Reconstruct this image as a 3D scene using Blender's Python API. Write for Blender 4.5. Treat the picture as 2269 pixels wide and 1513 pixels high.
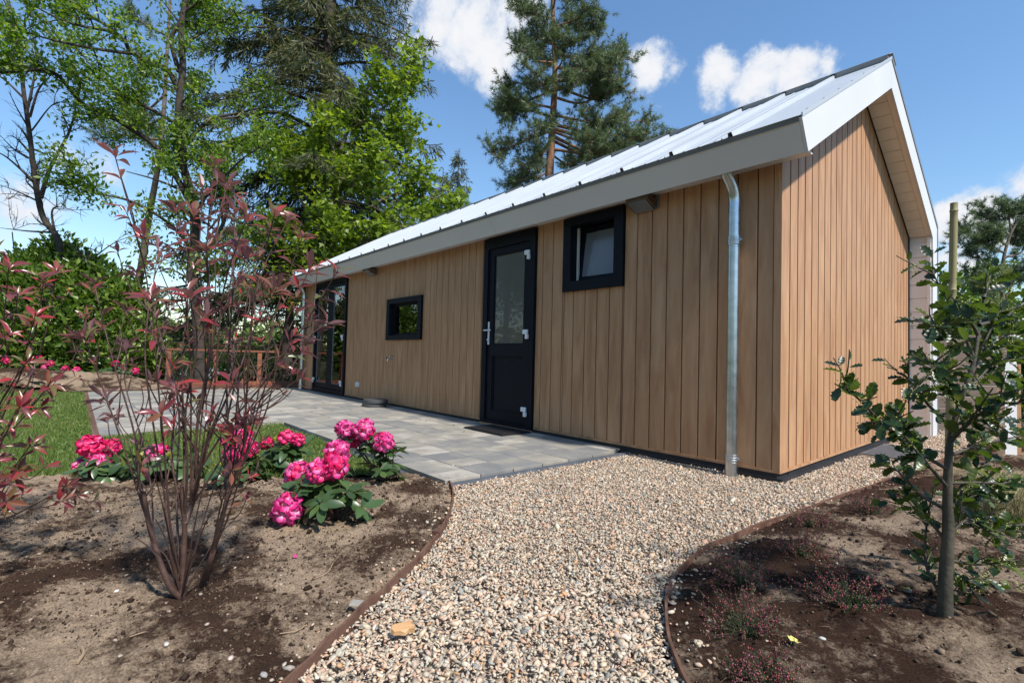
import bpy, math, random
import numpy as np
from mathutils import Vector, Matrix

for o in list(bpy.data.objects):
    bpy.data.objects.remove(o)
S = bpy.context.scene
COL = S.collection
RN = random.Random(7)
NR = np.random.RandomState(11)

# ------------------------------------------------------------------ camera
CAM = np.array([1.4175, -3.8472, 0.9093])
YAW, PITCH, ROLL, FPX = -0.8493, 0.0319, 0.0261, 1099.98      # focal length for a 2269 px wide frame
_cy, _sy = math.cos(YAW), math.sin(YAW)
_f = np.array([_sy * math.cos(PITCH), _cy * math.cos(PITCH), math.sin(PITCH)])
_r0 = np.array([_cy, -_sy, 0.0]); _u0 = np.cross(_r0, _f)
RT = _r0 * math.cos(ROLL) + _u0 * math.sin(ROLL)
UP = -_r0 * math.sin(ROLL) + _u0 * math.cos(ROLL)
FW = _f
cd = bpy.data.cameras.new('camera'); cam = bpy.data.objects.new('camera', cd); COL.objects.link(cam)
cd.sensor_width = 36.0; cd.lens = FPX / 2269 * 36.0; cd.clip_start = 0.02; cd.clip_end = 3000
cam.matrix_world = Matrix(((RT[0], UP[0], -FW[0], CAM[0]), (RT[1], UP[1], -FW[1], CAM[1]),
                           (RT[2], UP[2], -FW[2], CAM[2]), (0, 0, 0, 1)))
S.camera = cam

def ray(px, py): return FW + RT * (px - 1134.5) / FPX - UP * (py - 756.5) / FPX
def at(px, py, d): return CAM + ray(px, py) * d                 # real 3D point at depth d
def gr(px, py, z=.06):
    r = ray(px, py); return CAM + r * (z - CAM[2]) / r[2]
def D(p): return float((np.array(p) - CAM) @ FW)
def udir(px, py):
    r = ray(px, py); return r / np.linalg.norm(r)

# ------------------------------------------------------------------ light and sky
SUN = np.array([1.0, -.03, 1.2]); SUN /= np.linalg.norm(SUN)
ld = bpy.data.lights.new('sun', 'SUN'); ld.energy = 4.9; ld.angle = math.radians(2.8); ld.color = (1, .935, .86)
lo = bpy.data.objects.new('sun', ld); COL.objects.link(lo)
lo.rotation_euler = Vector(SUN).to_track_quat('Z', 'Y').to_euler()
S.view_settings.view_transform = 'Standard'; S.view_settings.look = 'None'
S.view_settings.gamma = 1; S.view_settings.exposure = 0.4; S.view_settings.use_curve_mapping = False
SKY_STRENGTH = .138
W_ = bpy.data.worlds.new('World'); S.world = W_; W_.use_nodes = True
def world():
    nt = W_.node_tree; nt.nodes.clear(); N = nt.nodes.new; L = nt.links.new
    out = N('ShaderNodeOutputWorld'); bg = N('ShaderNodeBackground'); L(bg.outputs[0], out.inputs[0])
    sky = N('ShaderNodeTexSky'); sky.sky_type = 'NISHITA'; sky.sun_disc = False
    sky.sun_elevation = math.asin(SUN[2]); sky.sun_rotation = math.atan2(SUN[0], SUN[1])
    sky.altitude = 30; sky.air_density = 1.4; sky.dust_density = 0.0; sky.ozone_density = 6.0
    hs = N('ShaderNodeHueSaturation'); hs.inputs['Saturation'].default_value = 1.05
    hs.inputs['Value'].default_value = 1.0; L(sky.outputs[0], hs.inputs['Color'])
    tc = N('ShaderNodeTexCoord')
    def noise(vec, sc, det, ro, dist=0):
        n = N('ShaderNodeTexNoise'); n.inputs['Scale'].default_value = sc; n.inputs['Detail'].default_value = det
        n.inputs['Roughness'].default_value = ro; n.inputs['Distortion'].default_value = dist
        L(vec, n.inputs['Vector']); return n
    def M(op, a, b=None, c=None, clamp=False):
        m = N('ShaderNodeMath'); m.operation = op; m.use_clamp = clamp
        for i, v in enumerate((a, b, c)):
            if v is None: continue
            if isinstance(v, (int, float)): m.inputs[i].default_value = v
            else: L(v, m.inputs[i])
        return m.outputs[0]
    D = tc.outputs['Generated']
    big = noise(D, 9, 9, .62, .3); fine = noise(D, 30, 7, .66, .2); gen = noise(D, 3.1, 5, .5, .4)
    wv = N('ShaderNodeVectorMath'); wv.operation = 'MULTIPLY_ADD'
    L(noise(D, 14, 5, .6).outputs['Color'], wv.inputs[0]); wv.inputs[1].default_value = (.07, .07, .07)
    L(D, wv.inputs[2])
    wv2 = N('ShaderNodeVectorMath'); wv2.operation = 'SUBTRACT'; L(wv.outputs[0], wv2.inputs[0]); wv2.inputs[1].default_value = (.035, .035, .035)
    acc = None
    for px, py, r, a in [(1060, 60, 120, 1), (985, 10, 95, .9), (1090, 120, 85, .9), (915, 105, 62, .6), (960, -60, 130, .95), (1130, 20, 100, .9),
                         (860, 80, 50, .42), (1450, 150, 62, .95), (1490, 160, 45, .8), (1600, 165, 60, 1), (1680, 175, 72, 1.05),
                         (1760, 165, 72, 1), (1830, 150, 52, .8), (1590, 215, 45, .6), (1450, 235, 55, .45),
                         (2110, 490, 60, .9), (2180, 470, 75, 1.0), (2250, 480, 80, .95), (2110, 590, 55, .8), (2160, 640, 40, .5), (2330, 430, 120, .9),
                         (150, 350, 60, .45), (230, 370, 70, .4), (30, 470, 110, .65), (-80, 500, 140, .7), (150, 560, 90, .35), (320, 560, 90, .3)]:
        c = udir(px, py); dn = N('ShaderNodeVectorMath'); dn.operation = 'DISTANCE'
        L(wv2.outputs[0], dn.inputs[0]); dn.inputs[1].default_value = tuple(c)
        cosv = float(np.dot(c, FW)); rr = r / FPX * cosv * 1.25
        mr = N('ShaderNodeMapRange'); L(dn.outputs['Value'], mr.inputs[0])
        mr.inputs[1].default_value = 0; mr.inputs[2].default_value = rr; mr.inputs[3].default_value = a; mr.inputs[4].default_value = 0
        acc = mr.outputs[0] if acc is None else M('MAXIMUM', acc, mr.outputs[0])
    # away from the frame the same broken cumulus goes on
    dv = N('ShaderNodeVectorMath'); dv.operation = 'DOT_PRODUCT'; L(D, dv.inputs[0]); dv.inputs[1].default_value = tuple(FW)
    outside = N('ShaderNodeMapRange'); L(dv.outputs['Value'], outside.inputs[0])
    outside.inputs[1].default_value = .62; outside.inputs[2].default_value = .35; outside.inputs[3].default_value = 0; outside.inputs[4].default_value = 1
    g2 = M('MULTIPLY', M('MULTIPLY', M('SUBTRACT', gen.outputs[0], .54), 5.0, clamp=True), outside.outputs[0])
    acc = M('MAXIMUM', acc, g2)
    nn = M('ADD', M('MULTIPLY', M('SUBTRACT', big.outputs[0], .5), 1.5), M('MULTIPLY', M('SUBTRACT', fine.outputs[0], .5), .8))
    dens = M('ADD', acc, M('MULTIPLY', nn, M('MINIMUM', M('MULTIPLY', acc, 3.0), 1.0)))
    ma = N('ShaderNodeMapRange'); ma.interpolation_type = 'SMOOTHSTEP'; L(dens, ma.inputs[0])
    ma.inputs[1].default_value = .2; ma.inputs[2].default_value = .72; ma.inputs[4].default_value = .97
    cr = N('ShaderNodeValToRGB'); L(M('ADD', M('MULTIPLY', dens, .6), M('MULTIPLY', fine.outputs[0], .35)), cr.inputs[0])
    k = .085 / SKY_STRENGTH
    cr.color_ramp.elements[0].position = .15; cr.color_ramp.elements[0].color = (.62, .74, .92, 1)
    cr.color_ramp.elements[1].position = .75; cr.color_ramp.elements[1].color = (.98, .98, 1.0, 1)
    cs = N('ShaderNodeVectorMath'); cs.operation = 'SCALE'; L(cr.outputs[0], cs.inputs[0]); cs.inputs[3].default_value = 8.6 * k
    mx = N('ShaderNodeMix'); mx.data_type = 'RGBA'; L(ma.outputs[0], mx.inputs[0]); L(hs.outputs[0], mx.inputs[6]); L(cs.outputs[0], mx.inputs[7])
    L(mx.outputs[2], bg.inputs[0]); bg.inputs[1].default_value = SKY_STRENGTH
world()

# ------------------------------------------------------------------ object helpers
PW = {}
def mtx(o): return PW.get(o.name, Matrix.Identity(4))
def put(name, me, parent=None, M=None, label=None, kind=None):
    o = bpy.data.objects.new(name, me); COL.objects.link(o)
    M = M if M is not None else Matrix.Identity(4)
    if parent is not None:
        o.parent = parent; o.matrix_parent_inverse = mtx(parent).inverted()
    o.matrix_basis = M; PW[o.name] = M.copy()
    if label: o['label'] = label
    if kind: o['kind'] = kind
    return o
def thing(name, label, cat, loc=(0, 0, 0), group=None):
    o = put(name, None, None, Matrix.Translation(Vector(loc)), label)
    o.empty_display_size = .1; o['category'] = cat
    if group: o['group'] = group
    return o
def tag(o, label, cat, group=None):
    o['label'] = label; o['category'] = cat
    if group: o['group'] = group
    return o

def npmesh(name, V, F, mat, smooth=False, mats=None, midx=None):
    V = np.asarray(V, dtype=np.float32); F = np.asarray(F, dtype=np.int32)
    me = bpy.data.meshes.new(name); n, k = F.shape
    me.vertices.add(len(V)); me.vertices.foreach_set('co', V.ravel())
    me.loops.add(n * k); me.loops.foreach_set('vertex_index', F.ravel())
    me.polygons.add(n); me.polygons.foreach_set('loop_start', np.arange(0, n * k, k, dtype=np.int32))
    me.polygons.foreach_set('loop_total', np.full(n, k, dtype=np.int32))
    for m in (mats or [mat]): me.materials.append(m)
    if midx is not None: me.polygons.foreach_set('material_index', np.asarray(midx, dtype=np.int32))
    if smooth: me.polygons.foreach_set('use_smooth', np.ones(n, dtype=bool))
    me.update(calc_edges=True)
    return me

class MB:
    def __init__(s): s.V = []; s.F = []
    def add(s, V, F):
        b = len(s.V); s.V += [tuple(map(float, v)) for v in V]; s.F += [tuple(b + i for i in f) for f in F]; return s
    def box(s, x0, y0, z0, x1, y1, z1):
        x0, x1 = sorted((x0, x1)); y0, y1 = sorted((y0, y1)); z0, z1 = sorted((z0, z1))
        return s.add([(x0, y0, z0), (x1, y0, z0), (x1, y1, z0), (x0, y1, z0), (x0, y0, z1), (x1, y0, z1), (x1, y1, z1), (x0, y1, z1)],
                     [(0, 3, 2, 1), (4, 5, 6, 7), (0, 1, 5, 4), (1, 2, 6, 5), (2, 3, 7, 6), (3, 0, 4, 7)])
    def prism(s, P, Q):                                   # two matching polygons
        n = len(P); return s.add(list(P) + list(Q), [tuple(range(n))[::-1], tuple(range(n, 2 * n))] + [(i, (i + 1) % n, n + (i + 1) % n, n + i) for i in range(n)])
    def tube(s, pts, rad, k=10, cap=True):
        V, F = tube(pts, rad, k); s.add(V, F.tolist())
        if cap:
            b = len(s.V) - len(V); s.F.append(tuple(b + i for i in range(k))[::-1]); s.F.append(tuple(b + len(V) - k + i for i in range(k)))
        return s
    def mesh(s, name, mat, smooth=False, bevel=0):
        me = bpy.data.meshes.new(name); me.from_pydata(s.V, [], s.F); me.materials.append(mat)
        if smooth:
            me.polygons.foreach_set('use_smooth', [True] * len(me.polygons))
            try: me.set_sharp_from_angle(angle=math.radians(40))
            except Exception: pass
        me.update(); 
        if bevel:
            import bmesh
            bm = bmesh.new(); bm.from_mesh(me); bmesh.ops.recalc_face_normals(bm, faces=bm.faces)
            bmesh.ops.bevel(bm, geom=[e for e in bm.edges], offset=bevel, segments=1, affect='EDGES', clamp_overlap=True)
            bm.to_mesh(me); bm.free()
        return me

def tube(pts, rad, k=6):
    P = np.asarray(pts, float); n = len(P)
    R = np.full(n, rad, float) if np.isscalar(rad) else np.asarray(rad, float)
    T = np.gradient(P, axis=0); T /= np.linalg.norm(T, axis=1)[:, None] + 1e-9
    a = np.array([0, 0, 1.]) if abs(T[0][2]) < .9 else np.array([1., 0, 0])
    V = []; x = np.cross(T[0], a); x /= np.linalg.norm(x)
    ang = np.arange(k) * 2 * math.pi / k; c, s_ = np.cos(ang)[:, None], np.sin(ang)[:, None]
    for i in range(n):
        x = x - T[i] * x.dot(T[i]); x /= np.linalg.norm(x) + 1e-9; y = np.cross(T[i], x)
        V.append(P[i] + R[i] * (c * x + s_ * y))
    V = np.concatenate(V); F = []
    for i in range(n - 1):
        for j in range(k):
            F.append((i * k + j, i * k + (j + 1) % k, (i + 1) * k + (j + 1) % k, (i + 1) * k + j))
    return V, np.array(F)
def tubes_mesh(name, lines, mat, k=5):
    Vs, Fs, b = [], [], 0
    for P, R in lines:
        V, F = tube(P, R, k); Vs.append(V); Fs.append(F + b); b += len(V)
    return npmesh(name, np.concatenate(Vs), np.concatenate(Fs), mat, smooth=True)
def spline(P, n=12):
    P = np.asarray(P, float); P = np.vstack([2 * P[0] - P[1], P, 2 * P[-1] - P[-2]]); out = []
    m = len(P) - 3
    for i in range(m):
        p0, p1, p2, p3 = P[i:i + 4]
        for t in np.linspace(0, 1, n, endpoint=(i == m - 1)):
            out.append(.5 * ((2 * p1) + (-p0 + p2) * t + (2 * p0 - 5 * p1 + 4 * p2 - p3) * t * t + (-p0 + 3 * p1 - 3 * p2 + p3) * t ** 3))
    return np.array(out)

_perm = np.random.RandomState(3).rand(257, 257)
def vnoise(x, y):
    xi = np.floor(x).astype(int); yi = np.floor(y).astype(int); fx = x - xi; fy = y - yi
    fx = fx * fx * (3 - 2 * fx); fy = fy * fy * (3 - 2 * fy); a = lambda i, j: _perm[(xi + i) % 257, (yi + j) % 257]
    return (a(0, 0) * (1 - fx) + a(1, 0) * fx) * (1 - fy) + (a(0, 1) * (1 - fx) + a(1, 1) * fx) * fy
def fbm(x, y, sc, o=4):
    v = 0; w = 1; t = 0
    for i in range(o):
        v = v + w * (vnoise(x * sc + 17.3 * i, y * sc + 5.1 * i) - .5); t += w; w *= .55; sc *= 2.1
    return v / t * 2
def inpoly(x, y, P):
    P = np.asarray(P); r = np.zeros(len(x), bool); j = len(P) - 1
    for i in range(len(P)):
        xi, yi = P[i]; xj, yj = P[j]
        c = ((yi > y) != (yj > y)) & (x < (xj - xi) * (y - yi) / (yj - yi + 1e-12) + xi); r ^= c; j = i
    return r

# ------------------------------------------------------------------ materials
def nmat(name):
    m = bpy.data.materials.new(name); m.use_nodes = True; nt = m.node_tree
    return m, nt, nt.nodes['Principled BSDF'], nt.nodes.new, nt.links.new
def sl(c): return tuple(((v / 255 / 12.92) if v / 255 <= .04045 else ((v / 255 + .055) / 1.055) ** 2.4) for v in c) + (1,)
def ramp(N, L, src, stops):
    r = N('ShaderNodeValToRGB'); L(src, r.inputs[0]); e = r.color_ramp.elements
    while len(e) > 1: e.remove(e[-1])
    e[0].position = stops[0][0]; e[0].color = stops[0][1]
    for p, c in stops[1:]:
        n = e.new(p); n.color = c
    return r
def c4(r, g, b): return (r, g, b, 1)
def plain(name, col, rough=.5, metal=0, var=.12, nscale=6, bump=.0, bscale=60, spec=.5):
    m, nt, b, N, L = nmat(name)
    geo = N('ShaderNodeNewGeometry'); n = N('ShaderNodeTexNoise'); n.inputs['Scale'].default_value = nscale; n.inputs['Detail'].default_value = 5
    L(geo.outputs['Position'], n.inputs['Vector'])
    lo_ = tuple(v * (1 - var) for v in col[:3]) + (1,); hi_ = tuple(min(1, v * (1 + var)) for v in col[:3]) + (1,)
    r = ramp(N, L, n.outputs[0], [(.3, lo_), (.7, hi_)]); L(r.outputs[0], b.inputs['Base Color'])
    b.inputs['Roughness'].default_value = rough; b.inputs['Metallic'].default_value = metal
    b.inputs['Specular IOR Level'].default_value = spec
    mr = N('ShaderNodeMapRange'); L(n.outputs[0], mr.inputs[0]); mr.inputs[3].default_value = max(0, rough - .07); mr.inputs[4].default_value = min(1, rough + .07)
    L(mr.outputs[0], b.inputs['Roughness'])
    if bump:
        n2 = N('ShaderNodeTexNoise'); n2.inputs['Scale'].default_value = bscale; n2.inputs['Detail'].default_value = 4; L(geo.outputs['Position'], n2.inputs['Vector'])
        bp = N('ShaderNodeBump'); bp.inputs['Strength'].default_value = bump; bp.inputs['Distance'].default_value = .004
        L(n2.outputs[0], bp.inputs['Height']); L(bp.outputs[0], b.inputs['Normal'])
    return m
def wood(name, c0, c1, c2, rough=.55, scale=1.0, vertical=True, spec=.35):
    m, nt, b, N, L = nmat(name)
    tc = N('ShaderNodeTexCoord'); oi = N('ShaderNodeObjectInfo')
    off = N('ShaderNodeVectorMath'); off.operation = 'SCALE'; off.inputs[0].default_value = (37, 53, 91); L(oi.outputs['Random'], off.inputs[3])
    ad = N('ShaderNodeVectorMath'); ad.operation = 'ADD'; L(tc.outputs['Object'], ad.inputs[0]); L(off.outputs[0], ad.inputs[1])
    mp = N('ShaderNodeMapping'); L(ad.outputs[0], mp.inputs[0])
    mp.inputs['Scale'].default_value = (scale * 11, scale * 11, scale * 1.5) if vertical else (scale * .9, scale * 14, scale * 14)
    n = N('ShaderNodeTexNoise'); n.inputs['Scale'].default_value = 1.0; n.inputs['Detail'].default_value = 6; n.inputs['Roughness'].default_value = .6; n.inputs['Distortion'].default_value = .7
    L(mp.outputs[0], n.inputs['Vector'])
    mp2 = N('ShaderNodeMapping'); L(ad.outputs[0], mp2.inputs[0])
    mp2.inputs['Scale'].default_value = (scale * 160, scale * 160, scale * 4) if vertical else (scale * 4, scale * 160, scale * 160)
    n2 = N('ShaderNodeTexNoise'); n2.inputs['Scale'].default_value = 1.0; n2.inputs['Detail'].default_value = 3; L(mp2.outputs[0], n2.inputs['Vector'])
    mm = N('ShaderNodeMath'); mm.operation = 'MULTIPLY_ADD'; L(n2.outputs[0], mm.inputs[0]); mm.inputs[1].default_value = .2
    m3 = N('ShaderNodeMath'); m3.operation = 'MULTIPLY_ADD'; L(oi.outputs['Random'], m3.inputs[0]); m3.inputs[1].default_value = .05; m3.inputs[2].default_value = -.125
    m4 = N('ShaderNodeMath'); m4.operation = 'ADD'; L(n.outputs[0], m4.inputs[0]); L(m3.outputs[0], m4.inputs[1])
    L(m4.outputs[0], mm.inputs[2])
    r = ramp(N, L, mm.outputs[0], [(.3, c0), (.52, c1), (.75, c2)]); L(r.outputs[0], b.inputs['Base Color'])
    b.inputs['Roughness'].default_value = rough; b.inputs['Specular IOR Level'].default_value = spec
    bp = N('ShaderNodeBump'); bp.inputs['Strength'].default_value = .25; bp.inputs['Distance'].default_value = .002
    L(n2.outputs[0], bp.inputs['Height']); L(bp.outputs[0], b.inputs['Normal'])
    return m
def leafmat(name, stops, rough=.4, trans=.35, per='obj', back=None, spec=.5, tcol=None):
    m, nt, b, N, L = nmat(name)
    if per == 'obj':
        src = N('ShaderNodeObjectInfo').outputs['Random']; geo = N('ShaderNodeNewGeometry')
    else:
        geo = N('ShaderNodeNewGeometry'); src = geo.outputs['Random Per Island']
    pn = N('ShaderNodeTexNoise'); pn.inputs['Scale'].default_value = 30 if per == 'obj' else .9; pn.inputs['Detail'].default_value = 2
    L(geo.outputs['Position'], pn.inputs['Vector'])
    a = N('ShaderNodeMath'); a.operation = 'MULTIPLY_ADD'; L(pn.outputs[0], a.inputs[0]); a.inputs[1].default_value = .5; a.inputs[2].default_value = -.25
    s2 = N('ShaderNodeMath'); s2.operation = 'ADD'; s2.use_clamp = True; L(src, s2.inputs[0]); L(a.outputs[0], s2.inputs[1])
    r = ramp(N, L, s2.outputs[0], stops); colr = r.outputs[0]
    if back:
        mb = N('ShaderNodeMix'); mb.data_type = 'RGBA'; L(geo.outputs['Backfacing'], mb.inputs[0]); L(colr, mb.inputs[6]); mb.inputs[7].default_value = back
        colr = mb.outputs[2]
    L(colr, b.inputs['Base Color']); b.inputs['Roughness'].default_value = rough; b.inputs['Specular IOR Level'].default_value = spec
    tr = N('ShaderNodeBsdfTranslucent'); mx = N('ShaderNodeMixShader'); mx.inputs[0].default_value = trans
    tm = N('ShaderNodeMix'); tm.data_type = 'RGBA'; tm.blend_type = 'MULTIPLY'; tm.inputs[0].default_value = 1; L(colr, tm.inputs[6])
    tm.inputs[7].default_value = tcol or (1.5, 1.6, .6, 1); L(tm.outputs[2], tr.inputs[0])
    L(b.outputs[0], mx.inputs[1]); L(tr.outputs[0], mx.inputs[2]); L(mx.outputs[0], nt.nodes['Material Output'].inputs[0])
    return m

M_CLAD = wood('oak_cladding', sl((156, 114, 81)), sl((175, 134, 99)), sl((189, 151, 116)), spec=.3)
M_TRIMW = wood('oak_trim', sl((152, 112, 80)), sl((174, 134, 100)), sl((188, 150, 116)), spec=.3)
M_NAVY = plain('navy_black_frame', c4(.005, .0065, .012), .55, spec=.16, var=.3, nscale=9, bump=.15, bscale=300)
M_BLACK = plain('black_plinth', c4(.014, .014, .016), .7, var=.3, bump=.3)
M_DARK = plain('dark_gap', c4(.02, .018, .016), .8)
M_ROOF = plain('white_roof_steel', c4(.4, .435, .465), .5, spec=.3, var=.05, nscale=1.3, bump=.03, bscale=15)
M_FASC = plain('grey_white_coated_steel', c4(.615, .615, .62), .45, var=.03, nscale=1.2, bump=.03, bscale=12)
M_FLASH = plain('grey_flashing', c4(.16, .17, .18), .45, var=.15)
M_CAPSHADE = plain('ridge_flange_shade_grey', c4(.27, .275, .285), .5, var=.1)  # shade on the down-slope lip put into a darker grey than the cap
M_CREAM = plain('cream_siding', c4(.83, .79, .73), .55, var=.05, nscale=5)
M_ZINC = plain('galvanised_zinc', c4(.56, .59, .62), .3, metal=1, var=.16, nscale=16, bump=.0, bscale=70)
M_WHITE = plain('white_hinge_plastic', c4(.75, .76, .78), .35, var=.03)
M_CHROME = plain('brushed_metal', c4(.6, .6, .6), .25, metal=1, var=.08)
M_INT = plain('interior_plaster', c4(.55, .53, .5), .8, var=.05)
M_FLOORI = wood('interior_floor', sl((96, 62, 40)), sl((118, 80, 54)), sl((136, 98, 68)), vertical=False)
M_BRONZE = plain('bronze_lamp_hood', c4(.2, .16, .125), .35, metal=.7, var=.15)
M_EDGE = wood('brown_edging', sl((82, 60, 50)), sl((104, 78, 66)), sl((124, 98, 86)), vertical=False, spec=.2)
M_RAIL = wood('red_brown_rail', sl((96, 58, 42)), sl((126, 76, 56)), sl((150, 96, 72)), vertical=False)
M_KERB = plain('slate_grey_kerb', c4(.075, .085, .1), .75, var=.25, nscale=9, bump=.3)
M_RUBBER = plain('dark_grey_rubber', c4(.055, .058, .06), .6, var=.2)
M_FROST = plain('frosted_glass', c4(.16, .175, .2), .12, var=.12, nscale=3)
M_BAMBOO = wood('bamboo', sl((112, 104, 70)), sl((140, 130, 90)), sl((160, 146, 106)))
def glass_mat(name, tint, base=.06, rough=.01):
    m, nt, b, N, L = nmat(name); g = N('ShaderNodeBsdfGlossy'); g.inputs['Roughness'].default_value = rough; g.inputs[0].default_value = (1, 1, 1, 1)
    t = N('ShaderNodeBsdfTransparent'); t.inputs[0].default_value = tint
    lw = N('ShaderNodeFresnel'); lw.inputs[0].default_value = 1.5
    ml = N('ShaderNodeMath'); ml.operation = 'MULTIPLY_ADD'; ml.use_clamp = True; L(lw.outputs[0], ml.inputs[0]); ml.inputs[1].default_value = 1.5; ml.inputs[2].default_value = base
    mx = N('ShaderNodeMixShader'); L(ml.outputs[0], mx.inputs[0]); L(t.outputs[0], mx.inputs[1]); L(g.outputs[0], mx.inputs[2])
    L(mx.outputs[0], nt.nodes['Material Output'].inputs[0]); return m
M_GLASS = glass_mat('window_glass', (.93, .97, .94, 1), .03)
def door_glass():
    m, nt, b, N, L = nmat('obscured_door_glass'); b.inputs['Base Color'].default_value = c4(.17, .155, .14); b.inputs['Roughness'].default_value = .3
    t = N('ShaderNodeBsdfTransparent'); t.inputs[0].default_value = (.6, .6, .56, 1); mx = N('ShaderNodeMixShader'); mx.inputs[0].default_value = .45
    g = N('ShaderNodeBsdfGlossy'); g.inputs['Roughness'].default_value = .02; fr = N('ShaderNodeFresnel'); fr.inputs[0].default_value = 1.45
    m2 = N('ShaderNodeMixShader'); L(b.outputs[0], mx.inputs[1]); L(t.outputs[0], mx.inputs[2]); L(fr.outputs[0], m2.inputs[0]); L(mx.outputs[0], m2.inputs[1]); L(g.outputs[0], m2.inputs[2])
    L(m2.outputs[0], nt.nodes['Material Output'].inputs[0]); return m
M_DGLASS = door_glass()
def paver_mat():
    m, nt, b, N, L = nmat('concrete_paver')
    oi = N('ShaderNodeObjectInfo'); geo = N('ShaderNodeNewGeometry')
    off = N('ShaderNodeVectorMath'); off.operation = 'SCALE'; off.inputs[0].default_value = (31, 17, 7); L(oi.outputs['Random'], off.inputs[3])
    ad = N('ShaderNodeVectorMath'); ad.operation = 'ADD'; L(geo.outputs['Position'], ad.inputs[0]); L(off.outputs[0], ad.inputs[1])
    n = N('ShaderNodeTexNoise'); n.inputs['Scale'].default_value = 4.5; n.inputs['Detail'].default_value = 3; n.inputs['Distortion'].default_value = .4; L(ad.outputs[0], n.inputs['Vector'])
    s = N('ShaderNodeMath'); s.operation = 'MULTIPLY_ADD'; L(oi.outputs['Random'], s.inputs[0]); s.inputs[1].default_value = .42; L(n.outputs[0], s.inputs[2])
    r = ramp(N, L, s.outputs[0], [(.38, c4(.165, .166, .162)), (.6, c4(.215, .21, .195)), (.78, c4(.275, .255, .21)), (.98, c4(.38, .355, .31))])
    n2 = N('ShaderNodeTexNoise'); n2.inputs['Scale'].default_value = 350; n2.inputs['Detail'].default_value = 3; L(geo.outputs['Position'], n2.inputs['Vector'])
    r2 = ramp(N, L, n2.outputs[0], [(.3, c4(.75, .75, .75)), (.7, c4(1.2, 1.2, 1.2))])
    mx = N('ShaderNodeMix'); mx.data_type = 'RGBA'; mx.blend_type = 'MULTIPLY'; mx.inputs[0].default_value = 1; L(r.outputs[0], mx.inputs[6]); L(r2.outputs[0], mx.inputs[7])
    L(mx.outputs[2], b.inputs['Base Color']); b.inputs['Roughness'].default_value = .8
    bp = N('ShaderNodeBump'); bp.inputs['Strength'].default_value = .4; bp.inputs['Distance'].default_value = .002; L(n2.outputs[0], bp.inputs['Height']); L(bp.outputs[0], b.inputs['Normal'])
    return m
M_PAVER = paver_mat()
def island(name, stops, rough=.7, grain=120, spec=.3):
    m, nt, b, N, L = nmat(name); geo = N('ShaderNodeNewGeometry')
    r = ramp(N, L, geo.outputs['Random Per Island'], stops); r.color_ramp.interpolation = 'LINEAR'
    n2 = N('ShaderNodeTexNoise'); n2.inputs['Scale'].default_value = grain; n2.inputs['Detail'].default_value = 4; L(geo.outputs['Position'], n2.inputs['Vector'])
    r2 = ramp(N, L, n2.outputs[0], [(.3, c4(.7, .7, .7)), (.7, c4(1.22, 1.2, 1.18))])
    mx = N('ShaderNodeMix'); mx.data_type = 'RGBA'; mx.blend_type = 'MULTIPLY'; mx.inputs[0].default_value = 1; L(r.outputs[0], mx.inputs[6]); L(r2.outputs[0], mx.inputs[7])
    L(mx.outputs[2], b.inputs['Base Color']); b.inputs['Roughness'].default_value = rough; b.inputs['Specular IOR Level'].default_value = spec
    return m
M_STONE = island('gravel_stone', [(0, c4(0.539, 0.440, 0.312)), (.1, c4(0.465, 0.352, 0.248)), (.18, c4(0.353, 0.326, 0.264)), (.26, c4(0.577, 0.466, 0.336)), (.36, c4(0.465, 0.290, 0.200)), (.44, c4(0.391, 0.370, 0.296)),
                                  (.54, c4(0.614, 0.528, 0.400)), (.62, c4(0.205, 0.220, 0.216)), (.67, c4(0.521, 0.370, 0.272)), (.77, c4(0.558, 0.466, 0.352)), (.85, c4(0.316, 0.317, 0.288)), (.9, c4(0.484, 0.264, 0.128)), (1, c4(0.651, 0.581, 0.480))])
M_CRUMB = island('soil_crumb', [(0, c4(.02, .012, .008)), (.4, c4(.045, .027, .018)), (.65, c4(.1, .068, .045)), (1, c4(.24, .18, .13))], .95)
M_PEB = island('pebble', [(0, c4(.4, .34, .28)), (.5, c4(.28, .21, .16)), (.85, c4(.36, .3, .25)), (1, c4(.62, .58, .52))], .7)
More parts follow.
